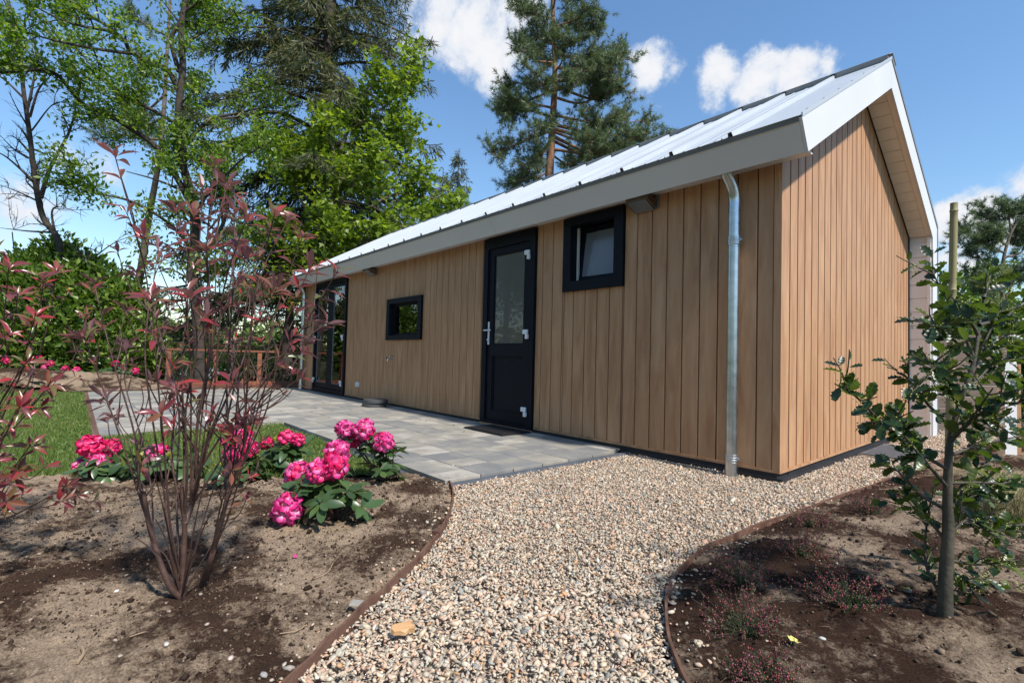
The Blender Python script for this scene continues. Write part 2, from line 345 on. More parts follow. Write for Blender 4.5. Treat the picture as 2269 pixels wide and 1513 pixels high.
def soil_mat(name, dark, sand, bias, sc=2.2):
    m, nt, b, N, L = nmat(name); geo = N('ShaderNodeNewGeometry'); P = geo.outputs['Position']
    def nz(s, d, ro=.6, dist=0):
        n = N('ShaderNodeTexNoise'); n.inputs['Scale'].default_value = s; n.inputs['Detail'].default_value = d; n.inputs['Roughness'].default_value = ro
        n.inputs['Distortion'].default_value = dist; L(P, n.inputs['Vector']); return n.outputs[0]
    a = N('ShaderNodeMath'); a.operation = 'MULTIPLY_ADD'; L(nz(30, 9, .8), a.inputs[0]); a.inputs[1].default_value = 1.0; lw_ = N('ShaderNodeMath'); lw_.operation = 'MULTIPLY'; L(nz(sc, 5, .6, .6), lw_.inputs[0]); lw_.inputs[1].default_value = 2.0; L(lw_.outputs[0], a.inputs[2]); dv_ = N('ShaderNodeMath'); dv_.operation = 'DIVIDE'; L(a.outputs[0], dv_.inputs[0]); dv_.inputs[1].default_value = 3.0; a = dv_
    r = ramp(N, L, a.outputs[0], [(bias - .035, dark), (bias + .005, tuple(.5 * (x + y) for x, y in zip(dark, sand))), (bias + .045, sand)])
    r2 = ramp(N, L, nz(140, 8, .8), [(.36, c4(.3, .27, .25)), (.5, c4(.9, .88, .86)), (.66, c4(1.45, 1.42, 1.38))])
    mx = N('ShaderNodeMix'); mx.data_type = 'RGBA'; mx.blend_type = 'MULTIPLY'; mx.inputs[0].default_value = 1; L(r.outputs[0], mx.inputs[6]); L(r2.outputs[0], mx.inputs[7])
    L(mx.outputs[2], b.inputs['Base Color']); b.inputs['Roughness'].default_value = .97; b.inputs['Specular IOR Level'].default_value = .1
    bp = N('ShaderNodeBump'); bp.inputs['Strength'].default_value = .9; bp.inputs['Distance'].default_value = .008; L(nz(70, 8, .75), bp.inputs['Height']); L(bp.outputs[0], b.inputs['Normal'])
    return m
M_SOILL = soil_mat('sandy_soil', c4(.045, .027, .018), c4(.27, .208, .148), .488)
M_SOILR = soil_mat('dark_peat_soil', c4(.036, .02, .0135), c4(.245, .19, .137), .53, 1.9)
M_GRAVB = plain('gravel_bed', c4(.3, .25, .19), .9, var=.4, nscale=90, bump=.8, bscale=60)
M_GROUND = soil_mat('rough_ground', c4(.035, .045, .018), c4(.09, .085, .045), .5, .4)
M_TURF = plain('turf_base', c4(.045, .065, .02), .95, var=.3, nscale=12)
M_GRASS = leafmat('grass_blade', [(0, c4(.08, .13, .025)), (.5, c4(.125, .19, .04)), (.85, c4(.18, .25, .06)), (1, c4(.28, .27, .12))], .5, .35, 'isl')

# ------------------------------------------------------------------ outlines on the ground
EDGE_L = [(-1.327, -1.955), (-1.158, -2.042), (-.862, -2.255), (-.579, -2.513), (-.388, -2.737), (-.239, -2.94), (-.13, -3.111), (-.006, -3.276), (.085, -3.391), (.3, -3.68), (.5, -4.1)]
EDGE_R = [(.66, 2.9), (.56, 1.9), (.494, .944), (.461, .505), (.374, -.511), (.312, -1.285), (.303, -1.679), (.353, -1.961), (.417, -2.163), (.5, -2.317), (.609, -2.474), (.729, -2.597), (1.0, -2.85), (1.5, -3.2)]
EL = spline([(x, y, 0) for x, y in EDGE_L], 8)[:, :2]; ER = spline([(x, y, 0) for x, y in EDGE_R], 8)[:, :2]
GRAVEL = [(-1.268, -1.96)] + [tuple(p) for p in EL] + [(1.6, -4.6), (2.4, -4.0), (1.9, -3.4)] + [tuple(p) for p in ER[::-1]] + [(.9, 5.4), (-.1, 5.0), (.0, 4.2), (0, 0), (-1.268, 0)]
BED_L = [(-1.75, -2.03)] + [tuple(p) for p in EL] + [(.2, -5.2), (-3.9, -5.2), (-3.08, -4.17), (-2.78, -3.74), (-2.15, -2.85)]
def rot_right(P, d): return P
BED_R = [tuple(p) for p in ER] + [(3.4, -3.6), (4.6, 0), (3.6, 4), (1.2, 4.2), (.8, 3.6)]

def terrain(x, y):
    z = np.zeros_like(x) - .03
    far = np.clip((-11.6 - x) / 8, 0, 1); far = far * far * (3 - 2 * far)
    z = z - 4.2 * far * np.clip((y + 9) / 5, 0, 1)
    md = np.exp(-((x + 12.3) / .95) ** 2) * np.clip((-2.2 - y) / 1.0, 0, 1)
    z = np.maximum(z, z + .42 * md * (1 + .25 * fbm(x, y, 1.5, 3)))
    r = np.hypot(x + 2, y); z = z + np.clip((r - 60) / 200, 0, 1) * 2.0
    return z
def grid_patch(name, x0, x1, y0, y1, step, hf, mat, poly=None, smooth=True):
    xs = np.arange(x0, x1 + step, step); ys = np.arange(y0, y1 + step, step); X, Y = np.meshgrid(xs, ys, indexing='ij')
    Z = hf(X, Y); V = np.stack([X, Y, Z], -1).reshape(-1, 3); nx, ny = X.shape
    I = np.arange(nx * ny).reshape(nx, ny); F = np.stack([I[:-1, :-1], I[1:, :-1], I[1:, 1:], I[:-1, 1:]], -1).reshape(-1, 4)
    if poly is not None:
        c = V[F].mean(1); F = F[inpoly(c[:, 0], c[:, 1], poly)]
        used = np.unique(F); mp = -np.ones(len(V), int); mp[used] = np.arange(len(used)); V = V[used]; F = mp[F]
    return npmesh(name, V, F, mat, smooth)
def ground():
    t = np.linspace(-1, 1, 161); w = np.sign(t) * (np.abs(t) ** 3.2) * 420 + t * 14
    X, Y = np.meshgrid(w - 3, w - 1, indexing='ij'); Z = terrain(X, Y) + fbm(X, Y, .6, 3) * .02
    V = np.stack([X, Y, Z], -1).reshape(-1, 3); n = len(w); I = np.arange(n * n).reshape(n, n)
    F = np.stack([I[:-1, :-1], I[1:, :-1], I[1:, 1:], I[:-1, 1:]], -1).reshape(-1, 4)
    o = put('ground', npmesh('ground', V, F, M_GROUND, True)); o['kind'] = 'structure'
ground()
def hL(x, y): return .05 + .035 * fbm(x, y, 1.1, 2) + .02 * fbm(x, y, 7, 4) + .014 * fbm(x, y, 34, 4) + .05 * np.clip((-x - 1.0) * .4, 0, 1) * np.clip((-2.6 - y), 0, 1)
def dist_poly(x, y, P):
    d = np.full(x.shape, 9.)
    for i in range(len(P) - 1):
        a = np.array(P[i]); b = np.array(P[i + 1]); ab = b - a; t = np.clip(((x - a[0]) * ab[0] + (y - a[1]) * ab[1]) / (ab @ ab), 0, 1)
        d = np.minimum(d, np.hypot(x - a[0] - t * ab[0], y - a[1] - t * ab[1]))
    return d
def hR(x, y):
    x = np.asarray(x, float); y = np.asarray(y, float)
    d = dist_poly(x, y, ER[::3]); m = 1 - np.exp(-d * 1.7)
    return .056 + .13 * m + .03 * fbm(x, y, 1.6, 2) * m + .03 * fbm(x, y, 8, 4) + .016 * fbm(x, y, 34, 4)
def struct(o, label=None):
    o['kind'] = 'structure'
    if label: o['label'] = label
    return o
struct(put('planting_bed', grid_patch('soil_left', -4.0, .6, -5.2, -1.95, .012, hL, M_SOILL, BED_L)), 'sandy planting bed with dark peat patches left of the gravel path')
struct(put('planting_bed', grid_patch('soil_right', .25, 4.6, -3.6, 4.2, .022, hR, M_SOILR, BED_R)), 'mounded dark peat bed right of the gravel path')
struct(put('gravel_path', grid_patch('gravel_base', -1.4, 2.4, -4.6, 5.4, .05, lambda x, y: .032 + .006 * fbm(x, y, 6, 3), M_GRAVB, GRAVEL)), 'path bed under the loose gravel')

struct(put('planting_bed', grid_patch('soil_far', -14.0, -10.4, -7.5, .4, .06, lambda x, y: np.maximum(terrain(x, y) + .085, .045 - 0 * x) * np.where(x < -11.8, 1, 1) - np.where(x < -12.6, (-12.6 - x) * .9, 0) + .03 * fbm(x, y, 3, 4), M_SOILL,
       [(-14, -7.5), (-12.4, -6.7), (-11.1, -4.3), (-10.62, -3.7), (-10.42, -3.66), (-10.42, .3), (-14, .3)])), 'raised sandy bed beyond the lawn and terrace')
# ------------------------------------------------------------------ loose stones, crumbs
PHI = (1 + 5 ** .5) / 2
ICO = np.array([(-1, PHI, 0), (1, PHI, 0), (-1, -PHI, 0), (1, -PHI, 0), (0, -1, PHI), (0, 1, PHI), (0, -1, -PHI), (0, 1, -PHI), (PHI, 0, -1), (PHI, 0, 1), (-PHI, 0, -1), (-PHI, 0, 1)], float)
ICO /= np.linalg.norm(ICO[0])
ICOF = np.array([(0, 11, 5), (0, 5, 1), (0, 1, 7), (0, 7, 10), (0, 10, 11), (1, 5, 9), (5, 11, 4), (11, 10, 2), (10, 7, 6), (7, 1, 8), (3, 9, 4), (3, 4, 2), (3, 2, 6), (3, 6, 8), (3, 8, 9), (4, 9, 5), (2, 4, 11), (6, 2, 10), (8, 6, 7), (9, 8, 1)])
OCT = np.array([(1, 0, 0), (-1, 0, 0), (0, 1, 0), (0, -1, 0), (0, 0, 1), (0, 0, -1)], float)
OCTF = np.array([(0, 2, 4), (2, 1, 4), (1, 3, 4), (3, 0, 4), (2, 0, 5), (1, 2, 5), (3, 1, 5), (0, 3, 5)])
def rotmats(n, R, tilt=math.pi):
    a = R.rand(n) * 2 * math.pi; b = (R.rand(n) - .5) * 2 * tilt; c = (R.rand(n) - .5) * 2 * tilt
    ca, sa, cb, sb, cc, sc = np.cos(a), np.sin(a), np.cos(b), np.sin(b), np.cos(c), np.sin(c); z = np.zeros(n); o = np.ones(n)
    Rz = np.stack([ca, -sa, z, sa, ca, z, z, z, o], -1).reshape(n, 3, 3); Ry = np.stack([cb, z, sb, z, o, z, -sb, z, cb], -1).reshape(n, 3, 3)
    Rx = np.stack([o, z, z, z, cc, -sc, z, sc, cc], -1).reshape(n, 3, 3); return Rz @ Ry @ Rx
def scatter(T, TF, P, scale3, R, tilt=.5, jit=.18):
    n = len(P); V = T[None] * (1 + (R.rand(n, len(T), 3) - .5) * 2 * jit) * scale3[:, None, :]
    V = np.einsum('nij,nkj->nki', rotmats(n, R, tilt), V) + P[:, None, :]
    return V.reshape(-1, 3), (TF[None] + np.arange(n)[:, None, None] * len(T)).reshape(-1, 3)
def rnd_in(poly, n, R):
    P = np.array(poly); lo_, hi_ = P.min(0), P.max(0); out = np.zeros((0, 2))
    while len(out) < n:
        q = lo_ + R.rand(n, 2) * (hi_ - lo_); out = np.vstack([out, q[inpoly(q[:, 0], q[:, 1], poly)]])
    return out[:n]
def gravel():
    R = np.random.RandomState(5); Vs, Fs, b = [], [], 0
    q = rnd_in(GRAVEL, 104000, R); d = np.hypot(q[:, 0] - CAM[0], q[:, 1] - CAM[1])
    q = q[(R.rand(len(q)) < np.where(q[:, 1] > .6, .75, 1)) & (d > .35)]
    k = len(q); s = .0053 * np.exp(R.randn(k) * .38); s = np.clip(s, .003, .015)
    sc = np.stack([s * (1.1 + .8 * R.rand(k)), s * (.7 + .35 * R.rand(k)), s * (.3 + .32 * R.rand(k))], -1)
    P = np.column_stack([q, .048 + R.rand(k) * .015 + .006 * fbm(q[:, 0], q[:, 1], 6, 3)])
    hid = (q[:, 0] > .03) & (q[:, 0] < .38) & (q[:, 1] > 1.78) & (q[:, 1] < 2.81); P, sc, q = P[~hid], sc[~hid], q[~hid]
    nr = np.hypot(q[:, 0] - CAM[0], q[:, 1] - CAM[1]) < 1.95
    V, F = scatter(ICO, ICOF, P[nr], sc[nr], R, .75, .32); V2, F2 = scatter(OCT, OCTF, P[~nr], sc[~nr] * 1.15, R, 1.0, .3)
    V, F = np.concatenate([V, V2]), np.concatenate([F, F2 + len(V)])
    # strays kicked over the edgings
    E_ = np.vstack([EL[:-8], ER[6:]]); e = E_[R.randint(0, len(E_), 520)] + R.randn(520, 2) * .06; e = e[~inpoly(e[:, 0], e[:, 1], GRAVEL)]
    zz = np.where(inpoly(e[:, 0], e[:, 1], BED_L), hL(e[:, 0], e[:, 1]), hR(e[:, 0], e[:, 1])) + .002; ss = .0055 * np.exp(R.randn(len(e)) * .35)
    V3, F3 = scatter(ICO, ICOF, np.column_stack([e, zz]), np.stack([ss * 1.4, ss, ss * .6], -1), R, .5, .3); V, F = np.concatenate([V, V3]), np.concatenate([F, F3 + len(V)])
    o = put('gravel', npmesh('gravel_stones', V, F, M_STONE)); o['kind'] = 'stuff'; o['label'] = 'loose mixed beige grey and pink gravel stones'
gravel()
def crumbs():
    R = np.random.RandomState(8); Vs = []; Fs = []; b = 0
    for poly, hf, n, sm in [(BED_L, hL, 24000, .0034), (BED_R, hR, 26000, .0038)]:
        q = rnd_in(poly, n, R); q = q[(np.hypot(q[:, 0] - CAM[0], q[:, 1] - CAM[1]) < 3.8) & (fbm(q[:, 0], q[:, 1], 2.3, 3) > -.3)]
        k = len(q); s = sm * np.exp(R.randn(k) * .5); s = np.clip(s, .0015, .016)
        V, F = scatter(OCT, OCTF, np.column_stack([q, hf(q[:, 0], q[:, 1]) + s * .3]), np.stack([s, s * .85, s * .7], -1), R, 3, .35)
        Vs.append(V); Fs.append(F + b); b += len(V)
    o = put('soil_crumbs', npmesh('soil_crumbs', np.concatenate(Vs), np.concatenate(Fs), M_CRUMB)); o['kind'] = 'stuff'
    Vs = []; Fs = []; b = 0
    for poly, hf, n in [(BED_L, hL, 480), (BED_R, hR, 420)]:
        q = rnd_in(poly, n, R); k = len(q); s = np.clip(.0038 * np.exp(R.randn(k) * .45), .002, .012)
        V, F = scatter(ICO, ICOF, np.column_stack([q, hf(q[:, 0], q[:, 1]) + s * .35]), np.stack([s * 1.3, s, s * .7], -1), R, .5, .15)
        Vs.append(V); Fs.append(F + b); b += len(V)
    o = put('pebbles', npmesh('pebbles', np.concatenate(Vs), np.concatenate(Fs), M_PEB)); o['kind'] = 'stuff'
    Vs = []; Fs = []; b = 0
    for poly, hf, n in [(BED_L, hL, 900), (BED_R, hR, 1500)]:
        q = rnd_in(poly, n, R); q = q[fbm(q[:, 0], q[:, 1], 1.9, 3) > -.12]; k = len(q); s = np.clip(.0075 * np.exp(R.randn(k) * .4), .004, .02)
        V, F = scatter(ICO, ICOF, np.column_stack([q, hf(q[:, 0], q[:, 1])]), np.stack([s * 1.2, s, s * .75], -1), R, .6, .3)
        Vs.append(V); Fs.append(F + b); b += len(V)
    o = put('soil_clods', npmesh('soil_clods', np.concatenate(Vs), np.concatenate(Fs), soil_mat('clod', c4(.03, .018, .012), c4(.12, .088, .06), .52, 9))); o['kind'] = 'stuff'
    # fine straw and root fibres
    Vs = []; Fs = []; b = 0
    for poly, hf, n in [(BED_L, hL, 420), (BED_R, hR, 800)]:
        q = rnd_in(poly, n, R)
        for x, y in q:
            a = R.rand() * 6.28; l = .015 + .05 * R.rand() ** 2; z = float(hf(np.array([x]), np.array([y]))[0]) + .004
            P = [(x + math.cos(a) * l * t + R.randn() * .003, y + math.sin(a) * l * t + R.randn() * .003, z + .005 * math.sin(t * 3)) for t in (0, .35, .7, 1)]
            V, F = tube(P, [.0006, .0009, .0008, .0004], 3); Vs.append(V); Fs.append(F + b); b += len(V)
    o = put('plant_fibres', npmesh('fibres', np.concatenate(Vs), np.concatenate(Fs), plain('dry_fibre', c4(.2, .14, .09), .9, var=.5, nscale=20))); o['kind'] = 'stuff'
crumbs()

# ------------------------------------------------------------------ lawn
LAWN = [(-1.78, -2.05), (-2.15, -2.85), (-2.78, -3.74), (-3.08, -4.17), (-3.9, -5.2), (-4.6, -6.6), (-12.2, -6.6), (-11.1, -4.3), (-10.55, -3.68), (-4.68, -3.68), (-4.68, -2.03)]
struct(put('lawn', grid_patch('lawn_base', -12.3, -1.7, -6.6, -1.9, .06, lambda x, y: .055 + .012 * fbm(x, y, 1.2, 3), M_TURF, LAWN)), 'mown lawn wrapping round the paved terrace')
def grass():
    R = np.random.RandomState(21); q = rnd_in(LAWN, 140000, R)
    d = np.hypot(q[:, 0] - CAM[0], q[:, 1] - CAM[1]); q = q[R.rand(len(q)) < np.clip(1.45 - d / 11, .35, 1)]
    n = len(q); d = np.hypot(q[:, 0] - CAM[0], q[:, 1] - CAM[1]); h = (.026 + .02 * R.rand(n)) * (1 + .35 * fbm(q[:, 0], q[:, 1], 3, 3)); a = R.rand(n) * 6.28; w = .0022 + .0007 * np.clip(d - 3, 0, 8)
    z = .055 + .012 * fbm(q[:, 0], q[:, 1], 1.2, 3); dx, dy = np.cos(a), np.sin(a); ln = R.rand(n) * .028; b = R.rand(n) * 6.28
    mx = q[:, 0] + np.cos(b) * ln * .4; my = q[:, 1] + np.sin(b) * ln * .4
    V = np.stack([np.stack([q[:, 0] - dx * w, q[:, 1] - dy * w, z - .003], -1), np.stack([q[:, 0] + dx * w, q[:, 1] + dy * w, z - .003], -1),
                  np.stack([mx + dx * w * .7, my + dy * w * .7, z + h * .6], -1), np.stack([q[:, 0] + np.cos(b) * ln, q[:, 1] + np.sin(b) * ln, z + h], -1)], 1).reshape(-1, 3)
    I = np.arange(n)[:, None] * 4; F = np.concatenate([I + np.array([[0, 1, 2]]), I + np.array([[0, 2, 3]])])
    o = put('grass', npmesh('grass_blades', V, F, M_GRASS)); o['kind'] = 'stuff'; o['label'] = 'short green mown grass blades'
grass()

# ------------------------------------------------------------------ patio
def patio():
    bed = MB(); bed.box(-10.38, -1.96, -.02, -1.4, 0.02, .052); bed.box(-10.38, -3.62, -.02, -4.7, -1.962, .05)
    p = struct(put('patio', bed.mesh('patio_bed', M_DARK)), 'terrace of mixed grey concrete pavers along the long wall')
    R = random.Random(4); items = []
    rows = [(-1.985 + .3035 * i, -1.985 + .3035 * (i + 1)) for i in range(6)] + [(-.164, -.005)]
    rows += [(-1.985 - .3 * (i + 1) * 1.0, -1.985 - .3 * i) for i in range(0, 5)] + [(-3.64, -3.485)]
    for y0, y1 in rows:
        x1 = -1.33 + R.uniform(-.006, .006); stop = -10.38
        if y1 < -1.9: x1 = -4.66
        if y0 > -.2: x1 = -1.39
        first = True
        while x1 > stop + .05:
            l = R.choice([.2, .3, .3, .4]) if y1 - y0 > .2 else .3
            x0 = max(stop, x1 - l); 
            if x0 - stop < .1: x0 = stop
            items.append((x0, y0, x1, y1)); x1 = x0
    items.sort(key=lambda t: (t[0] + t[2] - 2 * CAM[0]) ** 2 + (t[1] + t[3] - 2 * CAM[1]) ** 2)
    cache = {}; rest = MB()
    for i, (x0, y0, x1, y1) in enumerate(items):
        g = .0022; dz = R.uniform(-.0012, .0012); w = round(x1 - x0, 2); d = round(y1 - y0, 2)
        if i < 300:
            if (w, d) not in cache:
                b = MB(); b.box(-(w / 2 - g), -(d / 2 - g), -.055, w / 2 - g, d / 2 - g, 0); cache[(w, d)] = b.mesh('paver', M_PAVER, bevel=.0022)
            put('paver', cache[(w, d)], p, Matrix.Translation(((x0 + x1) / 2, (y0 + y1) / 2, .088 + dz)) @ Matrix.Rotation(R.uniform(-.003, .003), 4, 'Z'))
        else:
            rest.box(x0 + g, y0 + g, .03, x1 - g, y1 - g, .088 + dz)
    put('far_pavers', rest.mesh('far_pavers', M_PAVER), p, kind='stuff')
    k1 = MB(); k1.box(-.5, -.03, -.05, .499, .028, 0); km = k1.mesh('kerb_stone', M_KERB, bevel=.003)
    put('kerb_stone', km, p, Matrix.Translation((-1.298, -1.49, .07)) @ Matrix.Rotation(math.pi / 2, 4, 'Z'))
    put('kerb_stone', km, p, Matrix.Translation((-1.298, -.49, .07)) @ Matrix.Rotation(math.pi / 2, 4, 'Z'))
    for i in range(3): put('kerb_stone', km, p, Matrix.Translation((-1.73 - i * 1.001, -2.022, .056)))
    k2 = MB(); k2.box(-.5, -.012, -.05, .499, .012, 0); km2 = k2.mesh('edge_strip', M_RUBBER)
    for i in range(1): put('edge_strip', km2, p, Matrix.Translation((-4.69, -2.5 - i, .09)) @ Matrix.Rotation(math.pi / 2, 4, 'Z'))
    km3 = MB().box(-.5, -.03, -.05, .499, .028, 0).mesh('brick_edge', M_EDGE)
    for i in range(6): put('edge_strip', km3, p, Matrix.Translation((-9.9 + i, -3.66, .084)))
patio()

# ------------------------------------------------------------------ the house
ZB, HW, HL = .12, 4.156, 10.03
RY, RZ = 2.066, 3.933                     # ridge
EY, EZ = -.329, 2.537                     # near eave, top of the fascia
FY, FZ = 4.49, 2.73                       # far eave
OPEN = [(-3.49, -2.568, .10, 2.37), (-2.143, -1.383, 1.607, 2.369), (-6.061, -4.974, 1.137, 1.801), (-9.327, -7.695, .10, 2.355)]
house = thing('garden_house', 'long timber clad chalet with pale steel roof beside the gravel path', 'house', (0, 0, 0))
def part(name, mb, mat, parent=house, smooth=False, bevel=0, label=None, kind=None, M=None):
    me = mb if isinstance(mb, bpy.types.Mesh) else mb.mesh(name, mat, smooth, bevel)
    return put(name, me, parent, M, label, kind)
def board_mesh(w, h, axis):
    # front face looks to -Y (axis 'y') or +X (axis 'x'); origin at the middle of the bottom edge
    c = .004; g = .0042; t = .021; a = w / 2 - g; P = [(-a, t), (-a, c), (-a + c, 0), (a - c, 0), (a, c), (a, t)]
    if axis == 'y': lo_ = [(x, y, 0) for x, y in P]; hi_ = [(x, y, h) for x, y in P]
    else: lo_ = [(-y, x, 0) for x, y in P]; hi_ = [(-y, x, h) for x, y in P]
    return MB().prism(lo_, hi_)
def cladding():
    cache = {}
    xs = [-.052, -.17] + [-.17 - .1535 * i for i in range(1, 66)]
    xs = [x for x in xs if x > -HL + .02] + [-HL + .01]
    top = 2.47
    for xa, xb in zip(xs[1:], xs[:-1]):
        cuts = sorted({xa, xb} | {e for o in OPEN for e in o[:2] if xa + .012 < e < xb - .012})
        for c0, c1 in zip(cuts[:-1], cuts[1:]):
            mid = (c0 + c1) / 2; segs = [(ZB + .022, top)]
            for o in OPEN:
                if o[0] < mid < o[1]:
                    segs = [s for s in ((segs[0][0], o[2]), (o[3], top)) if s[1] - s[0] > .04]
            for z0, z1 in segs:
                key = (round(c1 - c0, 3), round(z1 - z0, 3))
                if key not in cache: cache[key] = board_mesh(key[0], key[1], 'y').mesh('board', M_CLAD)
                put('board', cache[key], house, Matrix.Translation((mid, 0, z0)))
    ys = [.014, .167] + [.167 + .1555 * i for i in range(1, 26)] + [HW]
    for ya, yb in zip(ys[:-1], ys[1:]):
        def zt(y): return (2.73 + (y + 0.0) * .583) if y < RY else 3.675 - (y - RY) * .529
        c = .0012; g = .0095; t = .021; a, b = ya + g, yb - g
        P = [(-t, a), (-c, a), (0, a + c), (0, b - c), (-c, b), (-t, b)]
        m = MB(); m.prism([(x, y, ZB + .022) for x, y in P], [(x, y, zt(y)) for x, y in P])
        m.V = [(x, y, z - ZB) for x, y, z in m.V]
        put('board', m.mesh('board', M_CLAD), house, Matrix.Translation((0, 0, ZB)))
    part('corner_trim', MB().box(-.05, -.004, ZB, .003, .02, 2.6).box(-.02, .021, ZB, .0028, .013, 2.65), M_TRIMW)
    part('base_trim', MB().box(-HL, -.006, ZB, -9.34, .02, ZB + .02).box(-7.69, -.006, ZB, -3.495, .02, ZB + .02).box(-2.56, -.006, ZB, -.051, .02, ZB + .02), M_TRIMW)
    part('base_trim', MB().box(-.02, .016, ZB, .006, HW, ZB + .02), M_TRIMW)
    part('junction_strip', MB().box(-.02, HW, ZB, .012, HW + .018, 2.57), M_DARK)
    part('plinth', MB().box(-HL, .0, -.02, .004 - .02, .2, ZB - .004).box(-.2, .201, -.02, -.012, HW, ZB - .004).box(-HL, -.03, -.02, -1.3, -.001, .075).box(-1.299, -.012, -.02, .02, -.001, .085).box(-.011, .0, -.02, .022, HW, .082), M_BLACK)
cladding()
def shell():
    # backing walls with the openings left free
    def wall(xs, zs, holes, y0, y1, mat, name):
        m = MB()
        X = sorted(set(xs) | {v for h in holes for v in h[:2]}); Z = sorted(set(zs) | {v for h in holes for v in h[2:]})
        for a, b in zip(X[:-1], X[1:]):
            for c, d in zip(Z[:-1], Z[1:]):
                if any(h[0] <= (a + b) / 2 <= h[1] and h[2] <= (c + d) / 2 <= h[3] for h in holes): continue
                m.box(a, y0, c, b, y1, d)
        return m
    ins = [(o[0] + .05, o[1] - .05, max(o[2] + .02, .12), o[3] - .05) for o in OPEN]
    part('wall', wall([-HL, -.03], [.1, 2.55], ins, .024, .06, None, ''), M_DARK)
    part('inner_wall', wall([-HL + .05, -.1], [.13, 2.5], ins, .061, .12, None, ''), M_INT)
    part('wall', MB().box(-.06, .07, .1, -.024, HW, 2.6).prism([(-.06, .07, 2.601), (-.06, 2.066, 3.72), (-.06, HW, 2.601)], [(-.024, .07, 2.601), (-.024, 2.066, 3.72), (-.024, HW, 2.601)]), M_DARK)
    part('wall', MB().box(-HL, HW - .05, .1, -.03, HW, 2.6), M_CREAM)
    # left gable with a glazed opening
    part('wall', MB().box(-HL, .07, .1, -HL + .05, 1.0, 2.6).box(-HL, 3.6, .1, -HL + .05, HW - .06, 2.6).box(-HL, 1.0, 2.3, -HL + .05, 3.6, 2.6).box(-HL, 1.0, .1, -HL + .05, 3.6, .3)
         .prism([(-HL, .07, 2.601), (-HL, 2.066, 3.72), (-HL, HW, 2.601)], [(-HL + .05, .07, 2.601), (-HL + .05, 2.066, 3.72), (-HL + .05, HW, 2.601)]), M_TRIMW)
    w = part('gable_window', MB().box(-HL - .01, 1.0, .3, -HL + .06, 1.07, 2.3).box(-HL - .01, 3.53, .3, -HL + .06, 3.6, 2.3).box(-HL - .01, 1.07, .3, -HL + .06, 3.53, .37).box(-HL - .01, 1.07, 2.23, -HL + .06, 3.53, 2.3).box(-HL - .01, 2.27, .37, -HL + .06, 2.34, 2.23), M_NAVY)
    put('pane', MB().box(-HL + .02, 1.07, .37, -HL + .026, 3.53, 2.23).mesh('pane', M_GLASS), w)
    part('interior_floor', MB().box(-HL + .05, .125, .09, -.1, HW - .06, .125), M_FLOORI)
    part('ceiling', MB().box(-HL + .05, .07, 2.5, -.065, HW - .06, 2.54), M_INT)
    part('inner_wall', MB().box(-4.3, .121, .126, -4.22, HW - .06, 2.49).box(-4.21, 1.5, .126, -.1, 1.58, 2.49).box(-2.3, .121, .126, -2.22, 1.49, 2.49), M_INT)
shell()
SD = np.array([0, .864, .5035]); SD /= np.linalg.norm(SD); SN = np.array([0, -SD[2], SD[1]]); E0 = np.array([0, EY, EZ + .014])
FD = np.array([0, FY - RY, FZ - RZ]); FLEN = np.linalg.norm(FD); FD /= FLEN; FN = np.array([0, -FD[2], FD[1]])
SLEN = (RY - EY) / SD[1]
